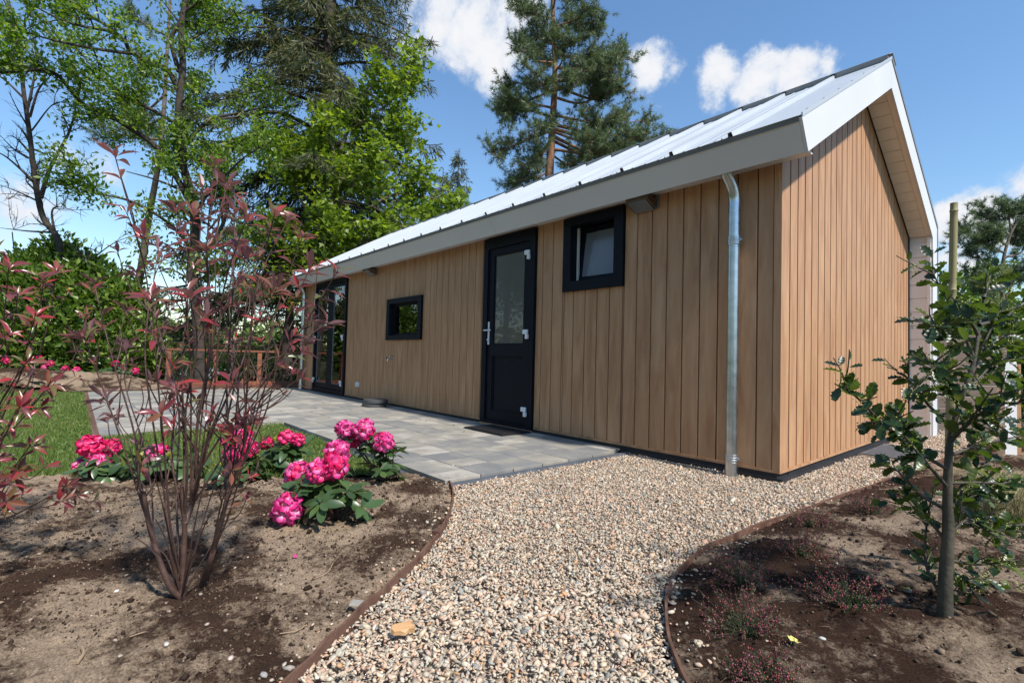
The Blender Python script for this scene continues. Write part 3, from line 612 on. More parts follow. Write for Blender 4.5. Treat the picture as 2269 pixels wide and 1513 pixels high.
def roof():
    def sheet(P, s0, s1):                        # profile polyline (x,h) swept up the slope
        V = []; F = []
        for s in (s0, s1):
            for x, h in P: V.append(E0 + SD * s + SN * h + np.array([x, 0, 0]))
        n = len(P)
        for i in range(n - 1): F.append((i, i + 1, n + i + 1, n + i))
        return MB().add(V, F)
    xk = [-.245 - .475 * i for i in range(0, 21)]
    w = .475
    prof = [(0, 0), (.002, .033), (.03, .034), (.036, 0), (.11, 0), (.118, .0045), (.128, .0045), (.136, 0), (.235, 0), (.243, .0045), (.253, .0045), (.261, 0), (.36, 0), (.368, .0045), (.378, .0045), (.386, 0), (w, 0)]
    me = sheet(prof, -.012, SLEN - .1).mesh('roof_sheet', M_ROOF)
    for x in xk[:-1]: put('roof_sheet', me, house, Matrix.Translation((x - w, 0, 0)))
    put('roof_sheet', sheet([(-.245, 0), (-.243, .033), (-.215, .034), (-.209, 0), (.238, 0)], -.012, SLEN - .1).mesh('roof_sheet', M_ROOF), house)
    put('roof_sheet', sheet([(-10.23, 0), (xk[-1], 0)], -.012, SLEN - .1).mesh('roof_sheet', M_ROOF), house)
    deck = MB(); a = E0 - SN * .03; b = a + SD * (SLEN - .02)
    deck.prism([a + [-10.22, 0, 0], b + [-10.22, 0, 0], b + [-10.22, .0, -.05], a + [-10.22, .05, -.05]], [a + [.215, 0, 0], b + [.215, 0, 0], b + [.215, .0, -.05], a + [.215, .05, -.05]])
    part('roof_deck', deck, M_DARK)
    R0 = np.array([0, RY, RZ + .014]); q = R0 + FD * FLEN
    part('far_roof_slope', MB().prism([R0 + [-10.23, 0, 0], q + [-10.23, 0, 0], q + [-10.23, 0, -.05], R0 + [-10.23, 0, -.05]], [R0 + [.238, 0, 0], q + [.238, 0, 0], q + [.238, 0, -.05], R0 + [.238, 0, -.05]]), M_ROOF)
    # ridge cap: flange facing down the slope, notched over the seams
    A = E0 + SD * (SLEN - .13); T = R0 + np.array([0, 0, .052])
    cap = MB(); th = .003; B = A + SN * .052
    cap.prism([B + [-10.25, 0, 0], T + [-10.25, 0, 0], T + FD * .16 + [-10.25, 0, 0], T + FD * .16 + [-10.25, 0, -th * 1.3], T + [-10.25, 0, -th * 1.3], B - SN * th + [-10.25, 0, 0]],
              [B + [.25, 0, 0], T + [.25, 0, 0], T + FD * .16 + [.25, 0, 0], T + FD * .16 + [.25, 0, -th * 1.3], T + [.25, 0, -th * 1.3], B - SN * th + [.25, 0, 0]])
    part('ridge_cap', cap, M_ROOF)
    fl = MB(); nt = MB(); xs = [.235] + xk + [-10.24]
    for x1, x0 in zip(xs[:-1], xs[1:]):
        lo_ = A + SN * .004 + SD * .002; hi_ = B - SN * .004 + SD * .002; l = x0 + .036 if x0 > -10.2 else x0
        fl.prism([lo_ + [l, 0, 0], hi_ + [l, 0, 0], hi_ + SD * .02 + [l, 0, 0], lo_ + SD * .02 + [l, 0, 0]], [lo_ + [x1, 0, 0], hi_ + [x1, 0, 0], hi_ + SD * .02 + [x1, 0, 0], lo_ + SD * .02 + [x1, 0, 0]])
    for x in xk:
        lo_ = A + SN * .03 - SD * .012; hi_ = B - SN * .004 - SD * .012
        nt.prism([lo_ + [x, 0, 0], hi_ + [x, 0, 0], hi_ + SD * .03 + [x, 0, 0], lo_ + SD * .03 + [x, 0, 0]], [lo_ + [x + .034, 0, 0], hi_ + [x + .034, 0, 0], hi_ + SD * .03 + [x + .034, 0, 0], lo_ + SD * .03 + [x + .034, 0, 0]])
    part('ridge_flange', fl, M_CAPSHADE); part('rib_closure', nt, M_DARK)
    # eave: fascia in two lengths, dark flashing line, rib ends and screws
    d = np.array([0, -.204 - EY, 2.343 - EZ]); fn = np.array([0, d[2], -d[1]]); fn /= np.linalg.norm(fn)
    def fas(x0, x1):
        P = [np.array([0, EY, EZ]), np.array([0, EY, EZ]) + d, np.array([0, EY, EZ]) + d + np.array([0, .03, .02]), np.array([0, EY + .03, EZ + .018])]
        return MB().prism([p + [x0, 0, 0] for p in P], [p + [x1, 0, 0] for p in P])
    part('fascia_board', fas(-3.052, .2185), M_FASC); part('fascia_board', fas(-6.2, -3.055), M_FASC); part('fascia_board', fas(-10.23, -6.203), M_FASC)
    fo = np.array([0, EY, EZ]) + fn * -.0
    out = np.array([0, -.84, -.54]); out /= np.linalg.norm(out)
    P = [np.array([0, EY, EZ + .016]) + out * .006, np.array([0, EY, EZ]) + d * .1 + out * .006, np.array([0, EY, EZ]) + d * .1 + out * .001, np.array([0, EY, EZ + .012])]
    part('eave_flashing', MB().prism([p + [-10.23, 0, 0] for p in P], [p + [.22, 0, 0] for p in P]), M_FLASH)
    sc = MB()
    for x in xk:
        e = E0 - SD * .0135; sc.prism([e + [x + .002, 0, 0], e + SN * .022 + [x + .002, 0, 0], e + SN * .022 + SD * .004 + [x + .002, 0, 0], e + SD * .004 + [x + .002, 0, 0]],
                                    [e + [x + .0045, 0, 0], e + SN * .022 + [x + .0045, 0, 0], e + SN * .022 + SD * .004 + [x + .0045, 0, 0], e + SD * .004 + [x + .0045, 0, 0]])
        for dx in (-.1, -.06): 
            e2 = E0 + SD * .02 + np.array([x + dx, 0, 0]); sc.tube([e2, e2 + SN * .007], .005, 6)
    part('rib_end', sc, M_DARK)
    scr = MB()
    for i in range(7):
        e = E0 + SD * (.25 + i * .4) + np.array([.2, 0, 0]); scr.tube([e, e + SN * .007], .007, 8)
    part('roof_screws', scr, M_FLASH)
    # soffit under the long eave
    part('eave_soffit', MB().box(-10.2, -.2, 2.39, .2, -.0015, 2.402), M_FASC)
    # gable: barge boards, end flashing
    bx0, bx1 = .22, .24
    def poly(P, x0, x1): return MB().prism([(x0, y, z) for y, z in P], [(x1, y, z) for y, z in P])
    part('barge_board', poly([(EY, EZ), (-.204, 2.343), (RY - .001, 3.648), (RY - .001, RZ)], bx0, bx1), M_FASC)
    part('barge_board', poly([(RY + .001, RZ), (RY + .001, 3.648), (4.184, 2.555), (4.184, .06), (FY, .06), (FY, FZ)], bx0, bx1), M_FASC)
    part('barge_flashing', poly([(EY, EZ + .03), (EY, EZ - .0), (RY, RZ + .0), (RY, RZ + .03)], .236, .2445), M_ROOF)
    part('barge_flashing', poly([(RY, RZ + .03), (RY, RZ - .012), (FY - .012, FZ - .01), (FY - .012, .06), (FY + .012, .06), (FY + .012, FZ + .03)], .241, .247), M_FLASH)
    part('fin_wall', MB().box(-1.5, HW + .045, .03, .2195, FY - .005, 2.6), M_CREAM)
    bz = [.06 + .1735 * i for i in range(15)]
    cm = MB(); H = .1735
    cm.prism([(0, .02, 0), (0, -.003, 0), (0, .0, H - .008), (0, .008, H - .002), (0, .02, H - .002)], [(.2185, .02, 0), (.2185, -.003, 0), (.2185, .0, H - .008), (.2185, .008, H - .002), (.2185, .02, H - .002)])
    me = cm.mesh('siding_board', M_CREAM)
    for z in bz[:-1]: put('siding_board', me, house, Matrix.Translation((0.001, HW + .022, z)))
    part('fin_edge_trim', MB().box(.185, HW + .012, .06, .2185, HW + .021, 2.56), M_CREAM)
    # soffit boards under the far rake
    a = np.array([RY, 3.675]); b = np.array([HW + .02, 2.575]); n = 14; Ls = np.linalg.norm(b - a); u = (b - a) / Ls; nn = np.array([-u[1], u[0]])
    for i in range(n):
        p, q_ = a + u * (Ls * i / n + .003), a + u * (Ls * (i + 1) / n - .003)
        part('soffit_board', MB().prism([(.012, *p), (.012, *q_), (.012, *(q_ + nn * .012)), (.012, *(p + nn * .012))], [(.175, *p), (.175, *q_), (.175, *(q_ + nn * .012)), (.175, *(p + nn * .012))]), M_CREAM)
    a2 = a; b2 = b
    part('soffit_edge', MB().prism([(.177, *a2), (.177, *b2), (.177, *(b2 + nn * .012)), (.177, *(a2 + nn * .012))], [(.2195, *a2), (.2195, *b2), (.2195, *(b2 + nn * .012)), (.2195, *(a2 + nn * .012))]), M_CREAM)
    c_, d_ = a + nn * .02, b + nn * .02
    part('soffit_backing', MB().prism([(-.02, *c_), (-.02, *d_), (-.02, *(d_ + nn * .03)), (-.02, *(c_ + nn * .03))], [(.2195, *c_), (.2195, *d_), (.2195, *(d_ + nn * .03)), (.2195, *(c_ + nn * .03))]), M_DARK)
    part('junction_strip', MB().prism([(.0, *(a - nn * .004)), (.0, *(b - nn * .004)), (.0, *(b + nn * .014)), (.0, *(a + nn * .014))], [(.0115, *(a - nn * .004)), (.0115, *(b - nn * .004)), (.0115, *(b + nn * .014)), (.0115, *(a + nn * .014))]), M_DARK)
    # near rake soffit (faces down, closes the overhang)
    a = np.array([-.19, 2.375]); b = np.array([RY, 3.675])
    part('soffit_board', MB().prism([(.0, *a), (.0, *b), (.0, b[0], b[1] + .02), (.0, a[0], a[1] + .02)], [(.2195, *a), (.2195, *b), (.2195, b[0], b[1] + .02), (.2195, a[0], a[1] + .02)]), M_CREAM)
roof()

def ring(x0, x1, z0, z1, w, y0, y1, wt=None, wb=None):
    wt = w if wt is None else wt; wb = w if wb is None else wb
    return MB().box(x0, y0, z0, x0 + w, y1, z1).box(x1 - w, y0, z0, x1, y1, z1).box(x0 + w, y0, z1 - wt, x1 - w, y1, z1).box(x0 + w, y0, z0, x1 - w, y1, z0 + wb)
def hinge(parent, x, z, flip=1, s=1.0):
    a = MB().box(x - .05 * flip * s, -.062, z, x + .022 * flip * s, -.036, z + .05 * s).box(x - .004 * flip, -.066, z - .055 * s, x + .03 * flip * s, -.036, z + .05 * s - .052 * s)
    put('hinge', a.mesh('hinge', M_WHITE, bevel=.003), parent)
def pane(parent, x0, x1, z0, z1, y, mat=M_GLASS): return put('pane', MB().box(x0, y, z0, x1, y + .006, z1).mesh('pane', mat), parent)
def openings():
    # back door
    x0, x1, z0, z1 = OPEN[0]
    d = part('back_door', ring(x0, x1, z0 + .006, z1, .085, -.034, .07, .13, .0401), M_NAVY, label='navy black door with glazed upper half')
    gx0, gx1, gz0, gz1 = -3.305, -2.75, 1.06, 2.155
    leaf = MB().box(x0 + .088, -.012, .15, gx0, .045, z1 - .134).box(gx1, -.012, .15, x1 - .088, .045, z1 - .134).box(gx0, -.012, gz1, gx1, .045, z1 - .134).box(gx0, -.012, .92, gx1, .045, gz0).box(gx0, -.012, .15, gx1, .045, .26)
    leaf.box(gx0, .008, .26, gx1, .03, .92)
    put('door_leaf', leaf.mesh('door_leaf', M_NAVY), d)
    bead = ring(gx0, gx1, gz0, gz1, .014, -.006, .01); put('glazing_bead', bead.mesh('glazing_bead', M_NAVY), d)
    bead = ring(gx0, gx1, .26, .92, .02, -.004, .0075); put('panel_moulding', bead.mesh('panel_moulding', M_NAVY, bevel=.004), d)
    pane(d, gx0 + .014, gx1 - .014, gz0 + .014, gz1 - .014, .005, M_DGLASS)
    for z in (2.075, 1.175, .305): hinge(d, -2.665, z)
    h = MB().box(-3.392, -.02, 1.06, -3.366, -.0125, 1.34); h.tube([(-3.379, -.02, 1.235), (-3.379, -.055, 1.235)], .009, 8).tube([(-3.379, -.056, 1.235), (-3.30, -.056, 1.235)], .0085, 8).tube([(-3.379, -.056, 1.235), (-3.43, -.056, 1.235)], .0085, 8).tube([(-3.379, -.02, 1.12), (-3.379, -.035, 1.12)], .012, 8)
    put('handle', h.mesh('handle', M_WHITE, True), d)
    part('threshold', MB().box(x0 + .01, -.05, .078, x1 - .01, .0, .105), M_TRIMW)
    # large square window, tilted sash
    x0, x1, z0, z1 = OPEN[1]
    w = part('window', ring(x0, x1, z0, z1, .105, -.034, .0835, .08, .1), M_NAVY, label='square window with tilted frosted sash')
    ix0, ix1, iz0, iz1 = x0 + .108, x1 - .108, z0 + .103, z1 - .083
    sash = ring(0, ix1 - ix0, 0, iz1 - iz0, .05, -.02, .02)
    T = Matrix.Translation((ix0, .09, iz0)) @ Matrix.Rotation(math.radians(-7.5), 4, 'X')
    put('sash', sash.mesh('sash', M_NAVY), w, T)
    put('pane', MB().box(.05, -.004, .05, ix1 - ix0 - .05, .004, iz1 - iz0 - .05).mesh('pane', M_FROST), w, T)
    put('reveal_strip', MB().box(ix0 + .004, .06, iz0 + .02, ix0 + .024, .083, iz1 - .01).mesh('reveal_strip', M_INT), w)
    # small clear window
    x0, x1, z0, z1 = OPEN[2]
    w = part('window', ring(x0, x1, z0, z1, .1, -.034, .11, .08, .075), M_NAVY, label='low window with clear glass and deep dark frame')
    put('sash', ring(x0 + .102, x1 - .102, z0 + .077, z1 - .082, .035, .04, .1).mesh('sash', M_NAVY), w)
    pane(w, x0 + .137, x1 - .137, z0 + .112, z1 - .117, .06)
    # french doors
    x0, x1, z0, z1 = OPEN[3]
    d = part('french_doors', ring(x0, x1, z0 + .02, z1, .07, -.034, .07, .075, .06), M_NAVY, label='pair of glazed navy black doors')
    for gx0, gx1 in ((-9.18, -8.63), (-8.353, -7.822)):
        lx0, lx1 = (x0 + .072, -8.4915) if gx0 < -9 else (-8.4885, x1 - .072)
        lf = MB().box(lx0, -.012, .19, gx0, .045, z1 - .078).box(gx1, -.012, .19, lx1, .045, z1 - .078).box(gx0, -.012, 2.21, gx1, .045, z1 - .078).box(gx0, -.012, .19, gx1, .045, .295)
        put('door_leaf', lf.mesh('door_leaf', M_NAVY), d)
        put('glazing_bead', ring(gx0, gx1, .295, 2.21, .012, -.006, .01).mesh('glazing_bead', M_WHITE if False else M_FLASH), d)
        pane(d, gx0 + .012, gx1 - .012, .307, 2.198, .004)
    for z in (2.1, 1.2, .33): hinge(d, -7.79, z); hinge(d, -9.232, z, -1)
openings()
def fittings():
    for x, big in ((-1.15, 1), (-6.62, 1)):
        m = MB(); m.box(x - .0, -.012, 2.27, x + .13, -.001, 2.43)
        part_ = part('wall_lamp', m, M_FLASH, label='bronze wedge shaped wall lamp under the eave')
        q = MB().prism([(x - .12, -.013, 2.36), (x - .12, -.16, 2.36), (x - .12, -.16, 2.325), (x - .12, -.013, 2.265)][:4], [(x + .11, -.013, 2.36), (x + .11, -.16, 2.36), (x + .11, -.16, 2.325), (x + .11, -.013, 2.265)])
        put('lamp_hood', q.mesh('lamp_hood', M_BRONZE), part_)
        put('lamp_glass', MB().prism([(x - .1, -.02, 2.262), (x - .1, -.15, 2.32), (x - .1, -.15, 2.315), (x - .1, -.02, 2.256)], [(x + .09, -.02, 2.262), (x + .09, -.15, 2.32), (x + .09, -.15, 2.315), (x + .09, -.02, 2.256)]).mesh('lamp_glass', M_FROST), part_)
    # downpipes
    for x, lab in ((-.315, 'galvanised downpipe near the house corner'), (-9.88, 'galvanised downpipe at the far end of the long wall')):
        r = .044; y = -.075
        P = spline([(x - .03, -.17, 2.42), (x - .025, -.16, 2.36), (x - .003, -.1, 2.25), (x, y, 2.17), (x, y, 2.1)], 6)
        p = part('downpipe', MB().tube(P, r, 20).tube([(x, y, 2.101), (x, y, .19)], r - .0012, 20), M_ZINC, smooth=True, label=lab)
        put('lower_pipe', MB().tube([(x, y, .185), (x, y, .02)], r + .003, 20).mesh('lower_pipe', M_ZINC, True), p)
        for z in (1.85, .19):
            rings = MB()
            for dz, rr in ((-.03, .0495), (-.012, .052), (.006, .052), (.024, .0495)):
                rings.tube([(x, y, z + dz - .006), (x, y, z + dz - .003), (x, y, z + dz + .003), (x, y, z + dz + .006)], [rr - .003, rr, rr, rr - .003], 20)
            rings.tube([(x, y, z - .035), (x, y, z + .033)], .0475, 20).tube([(x + .05, y, z), (x + .066, y, z)], .009, 8).box(x + .03, y - .006, z - .012, x + .052, y + .006, z + .012)
            put('clamp', rings.mesh('clamp', M_ZINC, True), p)
        put('bracket', MB().box(x - .006, y + .04, 1.7, x + .006, -.001, 1.73).mesh('bracket', M_ZINC), p)
    # garden tap, socket
    x, z = -5.86, .85
    t = part('garden_tap', MB().tube([(x, -.002, z), (x, -.012, z)], .03, 14).tube([(x, -.012, z), (x, -.09, z)], .012, 10).tube([(x, -.07, z), (x, -.085, z - .03), (x, -.09, z - .06)], .011, 10).tube([(x, -.05, z), (x, -.05, z + .035)], .008, 8).box(x - .03, -.058, z + .036, x + .03, -.042, z + .044), M_CHROME, smooth=True, label='chrome outdoor tap below the low window')
    put('tap_knob', MB().tube([(x - .09, -.055, z + .0), (x - .06, -.055, z)], .014, 10).tube([(x - .06, -.055, z), (x, -.055, z)], .006, 8).mesh('tap_knob', M_BLACK, True), t)
    s = part('power_socket', MB().box(-7.12, -.05, .31, -7.04, -.001, .395), M_WHITE, bevel=.005, label='small white outdoor socket low on the wall')
    put('socket_lid', MB().box(-7.115, -.056, .315, -7.045, -.0505, .385).mesh('socket_lid', M_FASC, bevel=.003), s)
fittings()

# ------------------------------------------------------------------ edgings
def edging(name, C, z0, z1, th, label, mat, smin=0):
    C = np.asarray(C); T = np.gradient(C, axis=0); T /= np.linalg.norm(T, axis=1)[:, None]; Nn = np.stack([-T[:, 1], T[:, 0]], -1)
    V = []; zt = z1 + .004 * np.sin(np.arange(len(C)) * .7)
    for i in range(len(C)):
        a = C[i] - Nn[i] * th / 2; b = C[i] + Nn[i] * th / 2
        V += [(a[0], a[1], z0), (b[0], b[1], z0), (b[0], b[1], zt[i]), (a[0], a[1], zt[i])]
    F = []
    for i in range(len(C) - 1):
        for j in range(4): F.append((i * 4 + j, i * 4 + (j + 1) % 4, i * 4 + 4 + (j + 1) % 4, i * 4 + 4 + j))
    F += [(0, 3, 2, 1), tuple(len(V) - 4 + k for k in range(4))]
    t = thing('garden_edging', label, 'garden edging', (C[0][0], C[0][1], z0))
    put('edging_strip', MB().add(V, F).mesh('edging_strip', mat), t)
    return t, C, T, Nn
tl, CL, TL, NL = edging('edging', EL[:-4], 0, .088, .009, 'brown edging strip along the left planting bed curving down to the path', M_EDGE)
tr, CR, TR, NRm = edging('edging', ER, 0, .079, .009, 'brown edging strip round the dark right bed', M_EDGE)
def pegs():
    for (px, py), par, a in (((968, 1180), tl, .5), ((1940, 1078), tr, .2)):
        g = gr(px, py, .08)
        put('edging_peg', MB().box(-.022, -.012, -.1, .022, .012, .012).mesh('peg', M_EDGE, bevel=.002), par, Matrix.Translation(Vector(g)) @ Matrix.Rotation(a, 4, 'Z'))
    k = len(CR) * 10 // 14
    put('edging_joint', MB().box(-.03, -.012, -.06, .03, .012, .087).mesh('joint', M_EDGE), tr, Matrix.Translation((.44, -2.2, 0)) @ Matrix.Rotation(-1.05, 4, 'Z'))
pegs()

# ------------------------------------------------------------------ small things on the ground
def grate():
    t = thing('floor_grate', 'galvanised grid grate set in the gravel by the end wall', 'grate', (.03, 1.8, .07))
    x0, x1, y0, y1 = .035, .375, 1.79, 2.8
    put('frame', ring(x0, x1, 0, 1, 0, 0, 0).__class__().box(x0, y0, .045, x0 + .012, y1, .078).box(x1 - .012, y0, .045, x1, y1, .078).box(x0 + .012, y0, .045, x1 - .012, y0 + .012, .078).box(x0 + .012, y1 - .012, .045, x1 - .012, y1, .078).mesh('frame', M_CHROME), t)
    M_PIT = plain('pit_black', c4(.008, .008, .009), .95, spec=.02)
    M_GALV = plain('galvanised_grate', c4(.42, .43, .44), .5, metal=.25)
    bar = MB().box(x0 + .012, -.006, .075, x1 - .012, .006, .0825).mesh('bar', M_GALV)
    n = 13
    for i in range(1, n): put('bar', bar, t, Matrix.Translation((0, y0 + (y1 - y0) * i / n, 0)))
    cb = MB().box(-.0025, y0 + .012, .053, .0025, y1 - .012, .0645).mesh('cross_bar', M_PIT)
    for i in range(1, 8): put('cross_bar', cb, t, Matrix.Translation((x0 + (x1 - x0) * i / 8, 0, -.001)))
    put('pit', MB().box(x0, y0, .034, x1, y1, .044).mesh('pit', M_PIT), t)
grate()
def mat_():
    t = thing('door_mat', 'black rubber honeycomb mat on the pavers before the back door', 'doormat', (-2.85, -.26, .09))
    base = MB().box(-3.2, -.49, .091, -2.52, -.06, .097); put('mat_base', base.mesh('mat_base', M_BLACK), t)
    m = MB()
    for i in range(28): m.box(-3.19 + i * .024, -.48, .0975, -3.178 + i * .024, -.07, .106)
    for j in range(17): m.box(-3.195, -.48 + j * .0245, .1005, -2.525, -.47 + j * .0245, .1075)
    put('mat_ribs', m.mesh('mat_ribs', M_BLACK), t, kind='stuff')
mat_()
def bowl():
    c = (-5.83, -.3); t = thing('planter_ring', 'low dark grey round plinth on the pavers by the wall', 'plant stand', (c[0], c[1], .088))
    def cyl(cx, cy, r, z0, z1): return MB().tube([(cx, cy, z0), (cx, cy, z0 + .004), (cx, cy, z1 - .004), (cx, cy, z1)], [r - .004, r, r, r - .004], 36)
    put('base_disc', cyl(c[0], c[1], .185, .089, .15).mesh('base_disc', M_RUBBER, True), t)
    put('top_disc', cyl(c[0] + .02, c[1] + .01, .19, .151, .2).mesh('top_disc', M_RUBBER, True), t)
bowl()

# ------------------------------------------------------------------ leaves
def frame_M(pos, x, z, s=1.0, sy=None, sz=None):
    x = Vector(x).normalized(); z = Vector(z); z = (z - x * z.dot(x))
    if z.length < 1e-4: z = x.orthogonal()
    z.normalize(); y = z.cross(x)
    sy = sy or s; sz = sz or s
    return Matrix(((x[0] * s, y[0] * sy, z[0] * sz, pos[0]), (x[1] * s, y[1] * sy, z[1] * sz, pos[1]), (x[2] * s, y[2] * sy, z[2] * sz, pos[2]), (0, 0, 0, 1)))
def leaf_geo(prof, fold=.25, curl=-.15, stalk=.1):
    # prof: list of (t, halfwidth); unit length along +X
    V = []; F = []; n = len(prof)
    for t, w in prof:
        zc = curl * t * t; V += [(t, w, zc + fold * w), (t, 0, zc), (t, -w, zc + fold * w)]
    for i in range(n - 1):
        a = i * 3; b = a + 3; F += [(a, a + 1, b + 1, b), (a + 1, a + 2, b + 2, b + 1)]
    return V, F
def leaf_mesh(name, prof, mat, **k):
    V, F = leaf_geo(prof, **k); me = MB().add(V, F).mesh(name, mat); me.polygons.foreach_set('use_smooth', [True] * len(me.polygons)); return me
def ell(n, wmax, p=.9, tip=1.0, a=.06):
    out = [(0, .012), (a, .012)]
    for i in range(1, n):
        t = i / n; out.append((a + (1 - a) * t, wmax * math.sin(math.pi * t ** tip) ** p))
    return out + [(1, .003)]
PHO_ST = [(0, c4(.33, .03, .035)), (.2, c4(.2, .036, .045)), (.4, c4(.14, .038, .045)), (.58, c4(.2, .075, .06)), (.72, c4(.16, .085, .04)), (.85, c4(.1, .13, .035)), (1, c4(.26, .05, .05))]
M_PHO = leafmat('photinia_leaf', PHO_ST, .28, .25, 'obj', back=c4(.27, .15, .16), tcol=(1.5, 1.0, .8, 1))
M_RHO = leafmat('rhododendron_leaf', [(0, c4(.03, .062, .02)), (.6, c4(.05, .095, .03)), (1, c4(.08, .13, .04))], .33, .15, 'obj', back=c4(.12, .17, .08))
M_BUDG = leafmat('young_leaf', [(0, c4(.28, .34, .05)), (1, c4(.4, .42, .08))], .45, .35, 'obj')
HOL_ST = [(0, c4(.012, .032, .012)), (.6, c4(.025, .052, .015)), (.85, c4(.05, .085, .018)), (1, c4(.11, .13, .025))]
M_HOL = leafmat('holly_leaf', HOL_ST, .34, .28, 'obj', back=c4(.085, .12, .035), spec=.5, tcol=(1.6, 1.9, .5, 1))
M_TWIG = plain('red_brown_stem', c4(.07, .038, .03), .6, var=.35, nscale=30, bump=.4, bscale=150)
M_BARK = plain('grey_brown_bark', c4(.13, .1, .08), .85, var=.45, nscale=9, bump=1, bscale=22)
M_BARKD = plain('dark_bark', c4(.045, .035, .028), .9, var=.5, nscale=6, bump=1, bscale=18)
M_BARKP = plain('orange_pine_bark', c4(.22, .115, .07), .85, var=.45, nscale=5, bump=1, bscale=14)
M_HBARK = plain('holly_bark', c4(.06, .052, .036), .75, var=.35, nscale=22, bump=.6, bscale=80)
PHO = [leaf_mesh('photinia_leaf', ell(7, w, 1.0, 1.0, .1), M_PHO, fold=f, curl=c) for w, f, c in ((.14, .55, -.25), (.13, .4, .05), (.155, .75, -.4))]
RHO = [leaf_mesh('rhododendron_leaf', ell(8, w, .7, .92, .08), M_RHO, fold=f, curl=c) for w, f, c in ((.22, .22, -.18), (.24, .35, -.3), (.21, .1, .05))]
YNG = leaf_mesh('young_leaf', ell(5, .13), M_BUDG, fold=.8, curl=.1)
def holly_geo():
    V = []; F = []; n = 13; prof = []
    for i in range(n):
        t = .08 + .92 * i / (n - 1); w = .27 * math.sin(math.pi * min(1, (i + .3) / n)) ** .7; sp = (i % 3 == 1); prof.append((t, w * (1.12 if sp else .93), sp))
    V = []
    for t, w, sp in [(0, .012, 0)] + prof[:-1] + [(1, .003, 0)]:
        zc = -.12 * t * t; V += [(t + (.03 if sp else 0), w, zc + (.4 if sp else .2) * w), (t, 0, zc), (t + (.03 if sp else 0), -w, zc + (.4 if sp else .2) * w)]
    for i in range(len(V) // 3 - 1):
        a = i * 3; b = a + 3; F += [(a, a + 1, b + 1, b), (a + 1, a + 2, b + 2, b + 1)]
    me = MB().add(V, F).mesh('holly_leaf', M_HOL); me.polygons.foreach_set('use_smooth', [True] * len(me.polygons)); return me
HOL = holly_geo()
M_PHO_I = leafmat('photinia_leaf_joined', PHO_ST, .28, .25, 'isl', back=c4(.27, .15, .16), tcol=(1.5, 1.0, .8, 1))
M_HOL_I = leafmat('holly_leaf_joined', HOL_ST, .34, .28, 'isl', back=c4(.085, .12, .035), spec=.5, tcol=(1.6, 1.9, .5, 1))

def rv(R): 
    v = Vector((R.gauss(0, 1), R.gauss(0, 1), R.gauss(0, 1))); return v.normalized()
def perp(d, R):
    v = rv(R); v = v - d * v.dot(d); return v.normalized()
LEAFLOG = {}
def put_leaf(parent, meshes, M, R, name='leaf'):
    n = LEAFLOG.get(parent.name, []); LEAFLOG[parent.name] = n
    me = R.choice(meshes)
    if len(n) < 296: n.append(put(name, me, parent, M))
    else: n.append((me, M))
def flush_leaves(parent, mat):
    ex = [e for e in LEAFLOG.get(parent.name, []) if isinstance(e, tuple)]
    if not ex: return
    m = MB()
    for me, M in ex: m.add([tuple(M @ v.co) for v in me.vertices], [tuple(p.vertices) for p in me.polygons])
    o = put('small_leaves', m.mesh('small_leaves', mat, True), parent, kind='stuff')
def whorl(parent, meshes, pos, axis, n, size, R, spread=(.5, 1.2), droop=.2, jitter=.012, name='leaf'):
    axis = Vector(axis).normalized(); a0 = R.random() * 6.28; e1 = axis.orthogonal().normalized(); e2 = axis.cross(e1)
    for i in range(n):
        a = a0 + 2.4 * i; th = R.uniform(*spread); rad = e1 * math.cos(a) + e2 * math.sin(a)
        d = axis * math.cos(th) + rad * math.sin(th); d.z -= droop * R.random(); d.normalize()
        up = axis * math.sin(th) - rad * math.cos(th) + rv(R) * .25; s = size * R.uniform(.65, 1.12)
        p = Vector(pos) - axis * (i / max(1, n)) * jitter
        put_leaf(parent, meshes, frame_M(p, d, up, s), R, name)

